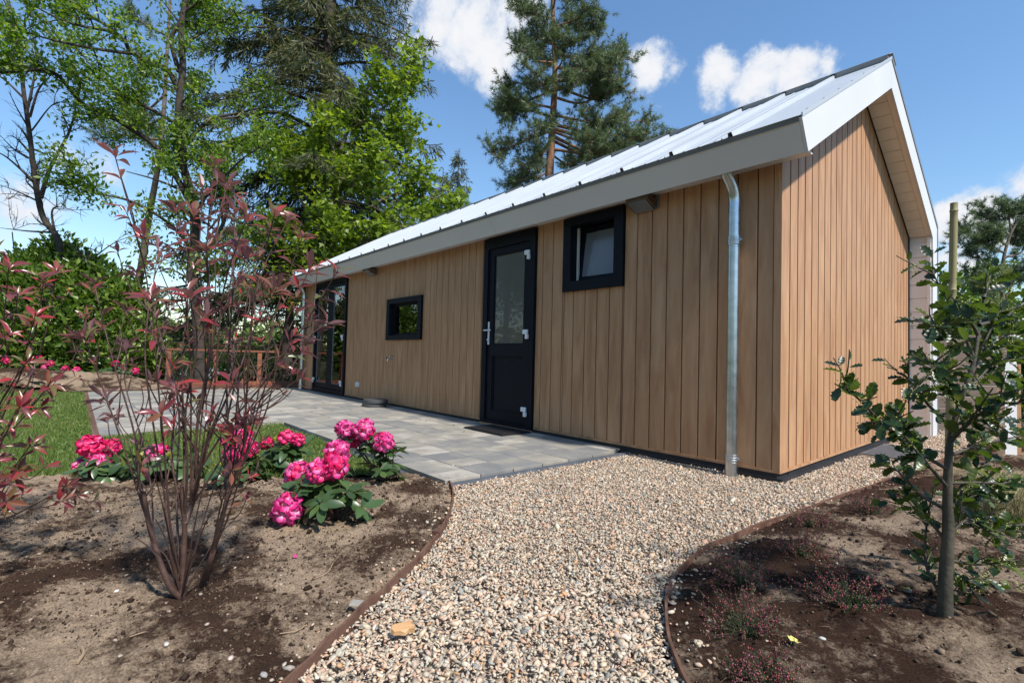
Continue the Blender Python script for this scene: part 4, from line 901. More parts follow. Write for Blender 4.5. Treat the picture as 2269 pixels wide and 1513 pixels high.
def photinia(base, tips, label, seed, size=.075, group=None, dense=1.0, rad=.011, trunks=None):
    R = random.Random(seed); t = thing('photinia_shrub', label, 'shrub', base, group)
    tw = []
    for Tk in (trunks or []):
        put('stem', tubes_mesh('stem', [(Tk, np.linspace(.0115, .0065, len(Tk)))], M_TWIG, 10), t)
    for k, (tip, b) in enumerate(tips):
        tip = np.array(tip); b = np.array(b); L_ = np.linalg.norm(tip - b); d = tip - b
        P = [b, b + d * .22 + np.array([d[0] * .03, d[1] * .03, .02]) + NR.randn(3) * .012, b + d * .5 + NR.randn(3) * .02 * L_, b + d * .78 + NR.randn(3) * .018 * L_, tip]
        C = spline(P, 6); r0 = rad * R.uniform(.45, .9) * (L_ / 1.2) ** .5; n = len(C); rr = np.linspace(r0, .0016, n) * (1 + .12 * NR.rand(n))
        put('stem', tubes_mesh('stem', [(C, rr)], M_TWIG, 7), t)
        tan = Vector(C[-1] - C[-3]); whorl(t, PHO, C[-1], tan, R.randint(7, 10), size * R.uniform(.85, 1.15), R, (.45, 1.25), .15, .035)
        whorl(t, PHO, C[-3], tan, R.randint(2, 4), size, R, (.8, 1.5), .3, .05)
        ns = int((2 + L_ * 2.6) * dense)
        for j in range(ns):
            u = R.uniform(.22, .93); i = int(u * (n - 1)); tan = Vector(C[min(i + 1, n - 1)] - C[i - 1]).normalized()
            dd = (tan * .85 + perp(tan, R) * .6 + Vector((0, 0, .25))).normalized(); l = R.uniform(.06, .26) * (1.15 - u * .5)
            p0 = Vector(C[i]); p3 = p0 + dd * l + rv(R) * .02; p1 = p0 + dd * l * .5 + rv(R) * .012 + Vector((0, 0, -.01))
            c = spline([p0, p1, p3], 4); tw.append((c, np.linspace(.0028, .0012, len(c))))
            if R.random() < .8:
                whorl(t, PHO, c[-1], Vector(c[-1] - c[-3]), R.randint(3, 6), size * R.uniform(.6, 1.0), R, (.4, 1.3), .25, .02)
            elif R.random() < .6: whorl(t, PHO, c[-1], Vector(c[-1] - c[-3]), 2, size * .6, R, (.3, .9), .2)
    put('twigs', tubes_mesh('twigs', tw, M_TWIG, 5), t, kind='stuff')
    flush_leaves(t, M_PHO_I); return t

def foreground_photinia():
    b1 = gr(402, 1325, .04); b2 = gr(446, 1300, .04)
    T = [(252, 335, 1.62), (475, 362, 1.75), (503, 405, 1.95), (548, 478, 1.5), (388, 460, 1.85), (335, 655, 1.4), (208, 625, 1.7), (418, 650, 1.5),
         (598, 505, 1.8), (640, 485, 2.05), (672, 520, 1.7), (688, 590, 1.6), (748, 600, 1.75), (612, 640, 1.45), (185, 745, 1.55), (705, 720, 1.85),
         (648, 745, 1.5), (520, 560, 2.0), (458, 545, 1.65), (282, 765, 1.9), (352, 545, 2.1), (560, 655, 1.9), (232, 880, 1.75), (610, 470, 1.5), (430, 470, 1.6), (655, 620, 2.05), (520, 470, 1.7), (300, 600, 1.8), (450, 420, 1.7)]
    d = D(b1)
    t1 = spline([b1, at(406, 1240, d), at(409, 1160, d), at(402, 1080, d - .02)], 6); t1b = spline([at(409, 1160, d), at(430, 1100, d + .05), at(446, 1020, d + .08)], 5)
    t2 = spline([b2, at(468, 1235, d + .02), at(490, 1160, d + .05), at(505, 1090, d + .08)], 6); t3 = spline([b1 + .0, at(372, 1290, d - .03), at(335, 1180, d - .04), at(318, 1090, d - .05)], 6)
    tips = []
    for i, (x, y, dd) in enumerate(T):
        tk = t3 if x < 300 else (t1 if x < 430 else (t1b if (x < 520 or i % 3 == 0) else t2))
        k = NR.randint(len(tk) // 3, len(tk)) if i % 5 else NR.randint(1, 4); tips.append((at(x, y, dd), tk[k]))
    t = photinia(tuple(b1), tips, 'tall red leaved shrub with many bare stems standing in the left bed', 3, .068, rad=.0058, trunks=[t1, t1b, t2, t3], dense=1.35)
    # low leafy shoots near the base
    R = random.Random(9)
    for x, y, d in [(300, 1190, 1.65), (345, 1150, 1.6), (470, 1130, 1.6), (520, 1150, 1.75), (430, 1230, 1.55), (455, 1060, 1.6), (350, 1215, 1.7), (500, 1010, 1.7), (330, 1010, 1.6)]:
        p = at(x, y, d); c = spline([b1, b1 * .4 + p * .6 + np.array([0, 0, .03]), p], 5); put('stem', tubes_mesh('stem', [(c, np.linspace(.0035, .0014, len(c)))], M_TWIG, 6), t)
        whorl(t, PHO, c[-1], Vector(c[-1] - c[-3]), 5, .06, R, (.5, 1.4), .3, .03)
foreground_photinia()
def left_photinia():
    b = gr(-120, 1180, .06)
    T = [(78, 700, 1.9), (40, 650, 2.05), (98, 615, 2.0), (20, 740, 1.8), (60, 800, 1.75), (110, 850, 1.85), (45, 900, 1.7), (68, 985, 1.8), (20, 590, 1.9), (125, 600, 2.1),
         (150, 1075, 1.9), (40, 1040, 1.8), (175, 1095, 2.0), (-20, 560, 1.9), (-60, 700, 1.8), (190, 700, 2.15), (15, 1110, 1.7)]
    photinia(tuple(b), [(at(*q), b) for q in T], 'red leaved shrub cut by the left edge of the view', 5, .062, dense=1.1, rad=.008)
left_photinia()

# ------------------------------------------------------------------ rhododendrons
def petal_mat(name, edge, mid, core):
    m, nt, b, N, L = nmat(name); a = N('ShaderNodeAttribute'); a.attribute_name = 'rad'
    geo = N('ShaderNodeTexCoord'); n = N('ShaderNodeTexNoise'); n.inputs['Scale'].default_value = 60; n.inputs['Detail'].default_value = 3; L(geo.outputs['Object'], n.inputs['Vector'])
    oi = N('ShaderNodeObjectInfo')
    s = N('ShaderNodeMath'); s.operation = 'MULTIPLY_ADD'; L(n.outputs[0], s.inputs[0]); s.inputs[1].default_value = .35; L(a.outputs['Fac'], s.inputs[2])
    s2 = N('ShaderNodeMath'); s2.operation = 'MULTIPLY_ADD'; L(oi.outputs['Random'], s2.inputs[0]); s2.inputs[1].default_value = .3; s2.inputs[2].default_value = -.34; s3 = N('ShaderNodeMath'); s3.operation = 'ADD'; L(s.outputs[0], s3.inputs[0]); L(s2.outputs[0], s3.inputs[1]); s2 = s3
    r = ramp(N, L, s2.outputs[0], [(.36, core), (.7, mid), (1.0, edge)]); L(r.outputs[0], b.inputs['Base Color']); b.inputs['Roughness'].default_value = .5
    tr = N('ShaderNodeBsdfTranslucent'); L(r.outputs[0], tr.inputs[0]); mx = N('ShaderNodeMixShader'); mx.inputs[0].default_value = .35
    L(b.outputs[0], mx.inputs[1]); L(tr.outputs[0], mx.inputs[2]); L(mx.outputs[0], nt.nodes['Material Output'].inputs[0]); return m
M_PET = petal_mat('pink_petal', c4(.66, .012, .2), c4(.78, .14, .42), c4(.88, .6, .72))
M_PETD = petal_mat('deep_pink_petal', c4(.68, .006, .1), c4(.75, .02, .17), c4(.82, .2, .38))
def floret(mat, seed):
    R = random.Random(seed); k = 30; V = [(0, 0, -.55)]; F = []; rad = [0.]
    for ri, (r, z) in enumerate(((.2, -.3), (.45, -.1), (.78, .0), (1.0, -.08))):
        for j in range(k):
            a = 2 * math.pi * j / k; lobe = abs(math.cos(2.5 * a)) ** .55; rr = r * (1 - (1 - (.62 + .38 * lobe)) * (r ** 1.5)); ruf = R.uniform(-.16, .16) * r * r * 1.1
            V.append((math.cos(a) * rr, math.sin(a) * rr, z + ruf + .1 * r * math.cos(5 * a))); rad.append(r)
    for j in range(k): F.append((0, 1 + j, 1 + (j + 1) % k))
    me0 = []
    for ri in range(3):
        b = 1 + ri * k
        for j in range(k): F.append((b + j, b + k + j, b + k + (j + 1) % k, b + (j + 1) % k))
    me = MB().add(V, F).mesh('floret', mat); me.polygons.foreach_set('use_smooth', [True] * len(me.polygons))
    at_ = me.attributes.new('rad', 'FLOAT', 'POINT'); at_.data.foreach_set('value', rad)
    return me
FLO = [floret(M_PET, i) for i in range(3)]; FLOD = [floret(M_PETD, i + 5) for i in range(3)]
M_STALK = plain('green_stalk', c4(.16, .2, .06), .6)
def head(parent, pos, axis, r, R, deep=False, n=13):
    pos = Vector(pos); axis = Vector(axis).normalized(); e1 = axis.orthogonal().normalized(); e2 = axis.cross(e1)
    core = MB().tube([tuple(pos - axis * r * .9), tuple(pos - axis * r * .3), tuple(pos + axis * r * .2)], [.004, r * .35, r * .15], 8)
    h = put('flower_head', core.mesh('flower_head', M_STALK, True), parent)
    for i in range(n):
        u = 1 - (i + .5) / n * 1.25; th = math.acos(max(-1, min(1, u))); a = i * 2.399963 + R.random() * .3
        d = (axis * math.cos(th) + (e1 * math.cos(a) + e2 * math.sin(a)) * math.sin(th) + rv(R) * .1).normalized()
        s = r * R.uniform(.56, .74)
        put('floret', R.choice(FLOD if R.random() < (.75 if deep else .22) else FLO), h, frame_M(pos + d * r * .62, d.orthogonal() + rv(R) * .3, d, s, s, s))
    return h
def bud(parent, pos, axis, R, r=.014):
    pos = Vector(pos); axis = Vector(axis).normalized()
    put('flower_bud', MB().tube([tuple(pos + axis * t) for t in (0, r * .8, r * 1.8, r * 2.8, r * 3.6)], [r * .5, r, r * 1.05, r * .6, .001], 10).mesh('flower_bud', plainbud, True), parent)
plainbud = plain('olive_bud', c4(.26, .24, .08), .6, var=.4, nscale=60)
def rhodo(base, heads, label, seed, lsize=.118, group='rhododendrons', extra=8, buds=2, dens=8, young=1, spread=.16):
    extra = int(extra * 1.7); dens += 1
    R = random.Random(seed); base = Vector(base); t = thing('rhododendron', label, 'flowering shrub', base, group); tw = []
    for pos, r, deep in heads:
        pos = Vector(pos); ax = (pos - base).normalized() * .6 + Vector((0, 0, .35)) + (Vector(CAM) - pos).normalized() * .45 + rv(R) * .15
        ax.normalize(); q = pos - ax * r * .9
        c = spline([base, base * .5 + q * .5 + rv(R) * .02, q], 4); tw.append((c, np.linspace(.008, .004, len(c))))
        head(t, pos, ax, r, R, deep); whorl(t, RHO, q, ax, dens, lsize, R, (1.15, 1.75), .25, .05)
    c0 = sum((Vector(h[0]) for h in heads), Vector()) / max(1, len(heads))
    for i in range(extra):
        a = R.random() * 6.28; rr = R.uniform(.3, 1.0) * spread; q = base + Vector((math.cos(a) * rr, math.sin(a) * rr, R.uniform(.04, max(.08, c0.z - base.z - .02))))
        c = spline([base, base * .5 + q * .5 + rv(R) * .015, q], 4); tw.append((c, np.linspace(.006, .003, len(c)))); ax = ((q - base).normalized() + Vector((0, 0, .5)))
        whorl(t, RHO, q, ax, dens - 1, lsize * .95, R, (.9, 1.7), .35, .04)
        if i < buds: bud(t, q + ax * .003, ax, R)
        elif i < buds + young: whorl(t, [YNG], q + ax * .01, ax, 8, lsize * .42, R, (.2, .7), 0, .01, 'young_leaf')
    put('branches', tubes_mesh('branches', tw, M_TWIG, 6), t); return t
def rhodos():
    b = gr(742, 1150, .06); d = D(b)
    rhodo(b, [(at(640, 1128, d - .1), .092, False), (at(662, 1052, d + .05), .08, False), (at(738, 1034, d - .02), .085, True), (at(704, 1046, d - .06), .07, False), (at(748, 1000, d + .12), .075, False)],
          'rhododendron with five big pink heads nearest the gravel path', 1, extra=9, buds=1, dens=8, young=2, spread=.2)
    b = gr(848, 1065, .06); d = D(b)
    rhodo(b, [(at(763, 950, d), .07, False), (at(808, 952, d - .02), .082, False), (at(788, 975, d + .05), .06, True), (at(850, 980, d - .03), .08, False)],
          'rhododendron with pink heads beside the paver corner', 2, extra=6, buds=0, dens=7, spread=.15)
    b = gr(250, 1060, .06); d = D(b)
    rhodo(b, [(at(202, 988, d), .085, True), (at(248, 992, d + .1), .07, True), (at(218, 1028, d - .05), .075, False), (at(182, 1035, d), .06, False)],
          'low rhododendron with four pink heads at the lawn edge behind the red shrub', 3, extra=7, dens=7, young=2, spread=.2)
    b = gr(370, 1060, .06); d = D(b)
    rhodo(b, [(at(350, 1005, d), .075, False)], 'small rhododendron with one pink head half hidden by red stems', 4, extra=8, dens=7, young=2, spread=.22)
    b = gr(530, 1070, .06); d = D(b)
    rhodo(b, [(at(515, 972, d + .1), .08, False), (at(522, 1000, d), .085, False), (at(548, 995, d + .05), .075, True), (at(545, 965, d + .1), .05, True)],
          'rhododendron with clustered pink heads and yellow young shoots between the red stems', 5, extra=8, dens=7, young=3, spread=.2)
    b = gr(635, 1045, .06); d = D(b)
    rhodo(b, [(at(592, 983, d), .05, True), (at(636, 972, d), .07, True), (at(660, 975, d - .05), .055, True)],
          'rhododendron with three deep pink heads on the lawn side', 6, extra=6, dens=7, spread=.18)
    # far bed
    for i, (px, py, hs, lab) in enumerate([(105, 845, [(88, 795), (112, 806), (100, 815)], 'distant rhododendron left of the lawn below the hedge with three pink heads'),
                                 (160, 835, [(145, 818), (170, 820)], 'distant low rhododendron with two pink heads on the far mound'),
                                 (20, 850, [(12, 800), (40, 830)], 'distant rhododendron at the left edge on the far mound'),
                                 (255, 835, [(256, 806), (300, 822)], 'distant rhododendron with two pink heads right of the hedge foot')]):
        p = at(px, py, 11.2 - i * .1); rhodo(p, [(at(x, y, 11.1 - i * .1), .09, True) for x, y in hs], lab, 20 + i, .12, extra=9, dens=6, spread=.4, buds=0)
rhodos()

# ------------------------------------------------------------------ holly with bamboo stake
def holly():
    R = random.Random(31); b = gr(2093, 1372, .15); d0 = D(b)
    t = thing('holly_tree', 'young glossy holly tree tied to a bamboo stake in the right bed', 'young tree', tuple(b))
    tr_ = spline([b - np.array([0, 0, .05]), at(2095, 1290, d0), at(2101, 1180, d0), at(2100, 1060, d0), at(2108, 960, d0), at(2132, 880, d0), at(2160, 790, d0), at(2172, 700, d0 + .02), at(2185, 640, d0)], 5)
    put('trunk', tubes_mesh('trunk', [(tr_, np.interp(np.linspace(0, 1, len(tr_)), [0, .25, .5, 1], [.0215, .0155, .0085, .003]))], M_HBARK, 10), t)
    Bs = [[(2100, 1040), (2010, 985), (1955, 937), (1898, 880), (1850, 850)], [(2100, 1080), (2040, 1010), (2000, 960), (1980, 930)],
          [(2112, 950), (2060, 900), (2030, 860), (2005, 830)], [(2130, 890), (2090, 830), (2060, 800)],
          [(2160, 800), (2120, 700), (2085, 640), (2060, 590)], [(2150, 790), (2090, 730), (2060, 720)], [(2165, 740), (2140, 690), (2110, 660)],
          [(2180, 660), (2190, 620), (2200, 600)], [(2170, 720), (2230, 700), (2290, 640)], [(2140, 870), (2200, 810), (2280, 790)], [(2125, 900), (2100, 860), (2085, 800)], [(2105, 980), (2150, 930), (2200, 860)], [(2150, 820), (2180, 760), (2215, 690)], [(2100, 1150), (2140, 1060), (2200, 1020)], [(2098, 1190), (2150, 1150), (2215, 1200)], [(2120, 960), (2200, 900), (2300, 890)],
          [(2100, 1010), (2190, 980), (2300, 960)], [(2100, 1070), (2200, 1070), (2310, 1085)], [(2100, 1160), (2200, 1165), (2300, 1160)], [(2098, 1130), (2030, 1090), (1985, 1040), (1940, 1030)],
          [(2098, 1200), (2040, 1130), (1990, 1080)], [(2092, 1330), (2052, 1250), (2055, 1150), (2075, 1060)], [(2099, 1240), (2170, 1250), (2260, 1240)], [(2096, 1270), (2150, 1290), (2210, 1320)],
          [(2110, 940), (2190, 930), (2260, 935)], [(2100, 1120), (2160, 1100), (2230, 1110)], [(2145, 850), (2190, 740), (2250, 620)], [(2150, 800), (2220, 760), (2290, 735)]]
    tw = []; fl = []
    def leaves(c, n, sz):
        n_ = len(c)
        for j in range(n):
            u = .18 + .82 * (j + R.random() * .7) / n; i = min(n_ - 1, int(u * (n_ - 1))); tan = Vector(c[i] - c[max(0, i - 1)]).normalized() if i else Vector(c[1] - c[0]).normalized()
            d = (tan * .55 + perp(tan, R) * .9 + Vector((0, 0, .1))).normalized(); up = Vector((0, 0, 1)) + rv(R) * .75
            put_leaf(t, [HOL], frame_M(Vector(c[i]) + d * .003, d, up, sz * R.uniform(.7, 1.15)), R)
            if R.random() < .12: fl.append(c[i])
    for B in Bs:
        dd = R.uniform(-.28, .22); P = [at(x, y, d0 + dd * (i / (len(B) - 1))) for i, (x, y) in enumerate(B)]; c = spline(P, 6)
        tw.append((c, np.linspace(.0055, .0016, len(c)))); L_ = np.linalg.norm(c[-1] - c[0])
        leaves(c, int(6 + L_ * 42), .044)
        for k in range(int(2 + L_ * 12)):
            i = R.randint(len(c) // 4, len(c) - 2); tan = Vector(c[i + 1] - c[i]).normalized(); e = (tan * .7 + perp(tan, R) * .8 + Vector((0, 0, .15))).normalized(); l = R.uniform(.05, .14)
            s = spline([Vector(c[i]), Vector(c[i]) + e * l * .5 + rv(R) * .006, Vector(c[i]) + e * l], 4); tw.append((s, np.linspace(.0024, .0012, len(s)))); leaves(s, R.randint(3, 5), .042)
    put('branches', tubes_mesh('branches', tw, M_HBARK, 6), t); flush_leaves(t, M_HOL_I)
    # tiny green-yellow flower buds
    Rn = np.random.RandomState(2); P = np.repeat(np.array(fl), 12, 0) + Rn.randn(len(fl) * 12, 3) * .008
    V, F = scatter(OCT, OCTF, P, np.full((len(P), 3), .0026), Rn, 3, .1); o = put('flower_buds', npmesh('buds', V, F, plain('holly_buds', c4(.3, .36, .07), .5)), t, kind='stuff')
    # stake
    s0 = gr(2090, 1300, .1); ds = D(s0); top = at(2114, 450, ds); low = at(2097, 1290, ds)
    st = thing('bamboo_stake', 'tall thick bamboo stake rising behind the holly trunk', 'stake', tuple(s0))
    C = np.array([low + (top - low) * k / 24 for k in range(25)]); rr = np.full(25, .0112 * ds / 1.7 * 1.0)
    rr = rr * np.linspace(1.12, .95, 25)
    Cs = []; Rs = []
    for i in range(24):
        a, b_ = C[i], C[i + 1]; Cs += [a]; Rs += [rr[i]]
        if i % 5 == 3: Cs += [a + (b_ - a) * .42, a + (b_ - a) * .5, a + (b_ - a) * .58]; Rs += [rr[i] * 1.0, rr[i] * 1.17, rr[i] * .98]
    Cs += [C[-1]]; Rs += [rr[-1]]
    put('cane', MB().tube(Cs, Rs, 12).mesh('cane', M_BAMBOO, True), st)
    tie = at(2098, 875, (ds + d0) / 2); tb = at(2136, 875, d0); ta = at(2104, 875, ds)
    put('tie', MB().tube(spline([ta + UP * .002 - RT * .018 - FW * .01, (ta + tb) / 2 - FW * .03, tb + RT * .016, (ta + tb) / 2 + FW * .02, ta + FW * .018 - RT * .014], 5), .0028, 6).mesh('tie', M_BLACK), st)
holly()

# ------------------------------------------------------------------ heathers
M_HEAT = leafmat('heather_green', [(0, c4(.03, .05, .018)), (1, c4(.07, .1, .03))], .6, .15, 'isl')
M_BELL = leafmat('heather_bell', [(0, c4(.2, .035, .09)), (.4, c4(.3, .055, .08)), (.75, c4(.42, .15, .09)), (1, c4(.5, .2, .28))], .5, .3, 'isl', tcol=(1.2, 1, 1, 1))
def heather(px, py, r, label, seed, n=62, z=.12):
    R = np.random.RandomState(seed); b = gr(px, py, z); b[2] = float(hR(np.array([b[0]]), np.array([b[1]]))[0])
    t = thing('heather', label, 'heather plant', tuple(b), 'heathers in the right bed'); tw = []; nd = []; bl = []
    for i in range(n):
        a = R.rand() * 6.28; el = .15 + .9 * R.rand() ** 1.3; l = r * (.6 + .6 * R.rand()); d = np.array([math.cos(a) * math.cos(el), math.sin(a) * math.cos(el), math.sin(el)])
        c = spline([b, b + d * l * .5 + R.randn(3) * .006, b + d * l + np.array([0, 0, .01]) + R.randn(3) * .008], 5); tw.append((c, np.linspace(.0014, .0006, len(c))))
        for u in np.linspace(.25, 1, 11):
            p = c[int(u * (len(c) - 1))]
            for q in range(3): (bl if (u > .55 and R.rand() < .55) else nd).append(p + R.randn(3) * .0035)
    put('twigs', tubes_mesh('twigs', tw, M_BARKD, 4), t, kind='stuff')
    nd = np.array(nd); bl = np.array(bl)
    LT = np.array([(0, -.1, 0), (0, .1, 0), (1, 0, .1), (.5, .14, .1)]); LF = np.array([(0, 1, 2), (1, 3, 2)])
    V, F = scatter(LT, LF, np.repeat(nd, 2, 0), np.full((len(nd) * 2, 3), .008), R, 3, .1); put('needles', npmesh('needles', V, F, M_HEAT), t, kind='stuff')
    V, F = scatter(OCT, OCTF, bl, np.tile([.0021, .0021, .0034], (len(bl), 1)), R, .6, .15); put('flowers', npmesh('flowers', V, F, M_BELL), t, kind='stuff')
for i, (px, py, r, lab) in enumerate([(1640, 1285, .16, 'heather clump with pink bells nearest the edging bend'), (1645, 1375, .15, 'heather with green shoots and pink bells below the middle of the right bed'),
                                      (1885, 1355, .15, 'sparse heather left of the holly trunk'), (1775, 1225, .13, 'dark heather clump in the middle of the right bed'), (1800, 1150, .13, 'pink heather clump near the upper edging'),
                                      (1930, 1130, .13, 'small heather by the edging peg'), (1700, 1490, .1, 'tiny heather at the bottom of the right bed')]):
    heather(px, py, r, lab, 40 + i)

def debris():
    # bark chip on the gravel
    R = random.Random(3); c = gr(893, 1392, .085)
    mw = wood('pale_bark', sl((150, 112, 74)), sl((186, 148, 104)), sl((206, 172, 130)), vertical=False)
    m = MB(); P = []; n = 9
    out = [(-.038, -.006), (-.03, -.018), (-.012, -.02), (.004, -.026), (.016, -.016), (.032, -.02), (.036, -.004), (.024, .006), (.034, .016), (.01, .02), (-.01, .014), (-.03, .012)]
    m.prism([(x, y, R.uniform(-.003, .0)) for x, y in out], [(x * .93, y * .9, .009 + R.uniform(-.003, .005)) for x, y in out])
    tag(put('bark_piece', m.mesh('bark', mw), None, Matrix.Translation(Vector(c)) @ Matrix.Rotation(1.2, 4, 'Z') @ Matrix.Rotation(.3, 4, 'X')), 'pale torn piece of wood lying on the gravel', 'wood piece')
    def lf(px, py, col, lab, s=.035, z=.12, hf=None, rot=0):
        p = gr(px, py, z)
        if hf: p[2] = float(hf(np.array([p[0]]), np.array([p[1]]))[0]) + .012
        mt = plain('dry_leaf', col, .6, var=.3, nscale=90); V = []; n = 12
        for i in range(n): V.append((math.cos(i / n * 6.283) * (1 if i % 2 else .55) * R.uniform(.8, 1.1), math.sin(i / n * 6.283) * (1 if i % 2 else .6) * .8, R.uniform(-.12, .3)))
        V.append((0, 0, .0)); F = [(i, (i + 1) % n, n) for i in range(n)]
        tag(put('fallen_leaf', MB().add(V, F).mesh('fallen_leaf', mt), None, Matrix.Translation(Vector(p)) @ Matrix.Rotation(rot, 4, 'Z') @ Matrix.Rotation(.3, 4, 'Y') @ Matrix.Scale(s * .6, 4)), lab, 'fallen leaf')
    lf(1759, 1428, c4(.55, .46, .13), 'yellow fallen leaf on the dark soil of the right bed', hf=hR, rot=1)
    lf(2005, 1335, c4(.3, .32, .08), 'yellow green fallen leaf left of the holly trunk', hf=hR, rot=2, s=.03)
    lf(280, 1508, c4(.5, .34, .08), 'yellow leaf at the bottom edge of the left bed', hf=hL, s=.025)
    lf(655, 1195, c4(.6, .03, .2), 'fallen pink petal below the front rhododendron', hf=hL, s=.022)
    flat = lambda x, y: x * 0 + .084
    for i, (px, py, w) in enumerate([(1005, 943, 'left of the door mat'), (1018, 937, 'between lamp wall and door mat'), (943, 934, 'in the middle of the terrace'), (1028, 957, 'at the mat corner'), (905, 915, 'right of the round plinth'), (700, 905, 'near the terrace bend')]):
        lf(px, py, c4(.16, .1, .06), 'small brown dry leaf on the pavers ' + w, s=.032, z=.088, hf=flat, rot=i)
    def stone(px, py, s, col, lab, hf):
        p = gr(px, py, .08); p[2] = float(hf(np.array([p[0]]), np.array([p[1]]))[0]) + s * .2
        V, F = scatter(ICO, ICOF, np.zeros((1, 3)), np.array([[s, s * .7, s * .4]]), np.random.RandomState(px), .2, .15)
        tag(put('stone', npmesh('stone', V, F, plain('stone', col, .8, var=.2, nscale=50), True), None, Matrix.Translation(Vector(p))), lab, 'stone')
    stone(1822, 1452, .012, c4(.45, .46, .42), 'grey white pebble on the lower right bed', hR)
    stone(1700, 1442, .009, c4(.5, .4, .32), 'pinkish pebble left of the yellow leaf', hR)
    stone(512, 1432, .012, c4(.5, .4, .34), 'pale pink chip on the left bed', hL); stone(585, 1478, .014, c4(.3, .28, .26), 'grey pebble at the bottom of the left bed', hL)
    stone(370, 1410, .012, c4(.42, .38, .34), 'pale pebble left of the shrub base', hL)
    p = gr(790, 1336, .085); TWG = plain('dry_twig', c4(.3, .21, .13), .8)
    tag(put('slate_chip', MB().box(-.022, -.015, -.003, .022, .015, .003).mesh('slate', M_PAVER, bevel=.002), None, Matrix.Translation(Vector(p)) @ Matrix.Rotation(.7, 4, 'Z') @ Matrix.Rotation(.25, 4, 'X')), 'flat grey slate chip leaning on the left edging', 'slate chip')
    for i, (a, b, lab) in enumerate([((172, 1455), (182, 1417), 'short pale twig in the lower left corner of the bed'), ((620, 1395), (680, 1376), 'curved dry twig on the left bed'), ((288, 1405), (325, 1392), 'brown twig below the red shrub'), ((700, 1268), (738, 1246), 'thin pale root fibre between rhododendron and edging')]):
        p, q = gr(*a, .07), gr(*b, .07); mdl = (p + q) / 2 + np.array([.01, .008, .012])
        for v in (p, q, mdl): v[2] = float(hL(np.array([v[0]]), np.array([v[1]]))[0]) + .008
        tag(put('twig', MB().tube(spline([p, mdl, q], 5), [.0016 if i else .004] * 11, 6).mesh('twig', TWG, True)), lab, 'twig')
debris()

# ------------------------------------------------------------------ fences and far buildings
def fence_left():
    A, B = gr(375, 858), gr(662, 856); A = np.array([-11.6, -2.3, 0]); B = np.array([-10.95, .25, 0])
    t = thing('wooden_railing', 'red brown wooden post and rail fence behind the terrace', 'fence', tuple(A)); n = 4
    u = (B - A) / np.linalg.norm(B - A); ang = math.atan2(u[1], u[0]); L_ = np.linalg.norm(B - A)
    M0 = Matrix.Translation(Vector(A)) @ Matrix.Rotation(ang, 4, 'Z')
    pm = MB().box(-.045, -.045, -.6, .045, .045, .87).mesh('post', M_RAIL)
    for i in range(4): put('post', pm, t, M0 @ Matrix.Translation((L_ * i / 3, 0, 0)))
    put('top_rail', MB().box(-.05, -.06, .872, L_ + .05, .06, .912).mesh('top_rail', M_RAIL), t, M0)
    put('bottom_rail', MB().box(.046, -.02, .08, L_, .02, .2).mesh('bottom_rail', M_RAIL), t, M0)
    t2 = thing('wooden_railing', 'second red brown railing running away behind the first', 'fence', (A[0], A[1], 0))
    M1 = Matrix.Translation(Vector(A + np.array([-2.6, .1, -.2]))) @ Matrix.Rotation(ang + .1, 4, 'Z')
    for i in range(3): put('post', pm, t2, M1 @ Matrix.Translation((1.0 * i, 0, 0)))
    put('top_rail', MB().box(-.05, -.06, 1.2, 2.2, .06, 1.24).mesh('top_rail', M_RAIL), t2, M1)
    # retaining board
    tag(put('retaining_board', MB().box(0, -.03, -.3, L_ + .2, .0, .1).mesh('retaining_board', M_EDGE), None, M0 @ Matrix.Translation((0, -.08, 0))), 'dark timber retaining board at the foot of the railing', 'board')
fence_left()
M_WALLW = plain('white_render', c4(.72, .72, .7), .8, var=.04)
M_SHING = plain('grey_roofing', c4(.2, .22, .24), .8, var=.12, nscale=2)
M_BRICK = plain('terracotta_roof', c4(.36, .2, .15), .8, var=.15, nscale=2)
M_WIN = plain('dark_window', c4(.02, .022, .025), .12)
def bungalow(px, D_, w, dpt, zt, hgt, ang, label, roofm, nwin=4, pitch=.5, solar=False):
    p = at(px, 800, D_); t = thing('bungalow', label, 'building', (p[0], p[1], zt - hgt)); M0 = Matrix.Translation((p[0], p[1], zt - hgt)) @ Matrix.Rotation(ang, 4, 'Z')
    put('wall', MB().box(-w / 2, 0, -1.5, w / 2, dpt, hgt - .1).mesh('wall', M_WALLW), t, M0)
    r = MB().prism([(-w / 2 - .4, -.4, hgt - .12), (-w / 2 - .4, dpt + .4, hgt - .12), (-w / 2 - .4, dpt + .4, hgt), (-w / 2 - .4, dpt / 2, hgt + pitch), (-w / 2 - .4, -.4, hgt)], [(w / 2 + .4, -.4, hgt - .12), (w / 2 + .4, dpt + .4, hgt - .12), (w / 2 + .4, dpt + .4, hgt), (w / 2 + .4, dpt / 2, hgt + pitch), (w / 2 + .4, -.4, hgt)])
    put('roof', r.mesh('roof', roofm), t, M0); put('fascia', MB().box(-w / 2 - .42, -.46, hgt - .2, w / 2 + .42, -.41, hgt + .03).mesh('fascia', M_WALLW), t, M0)
    for i in range(nwin):
        x = -w / 2 + w * (i + .5) / nwin; f = put('window', ring(x - .55, x + .55, hgt - 1.9, hgt - .6, .06, -.03, .02).mesh('window', M_WALLW), t, M0)
        put('pane', MB().box(x - .49, -.012, hgt - 1.84, x + .49, .012, hgt - .66).mesh('pane', M_WIN), f, M0)
    if solar: put('solar_panel', MB().box(-w * .1, -.2, hgt + .04, w * .25, dpt / 2 - .3, hgt + .06).mesh('solar_panel', plain('solar', c4(.01, .02, .07), .2)), t, M0 @ Matrix.Rotation(0, 4, 'X'))
bungalow(470, 34, 7, 5, -.95, 2.5, .72, 'white bungalow with grey roof seen through the railing on the left', M_SHING)
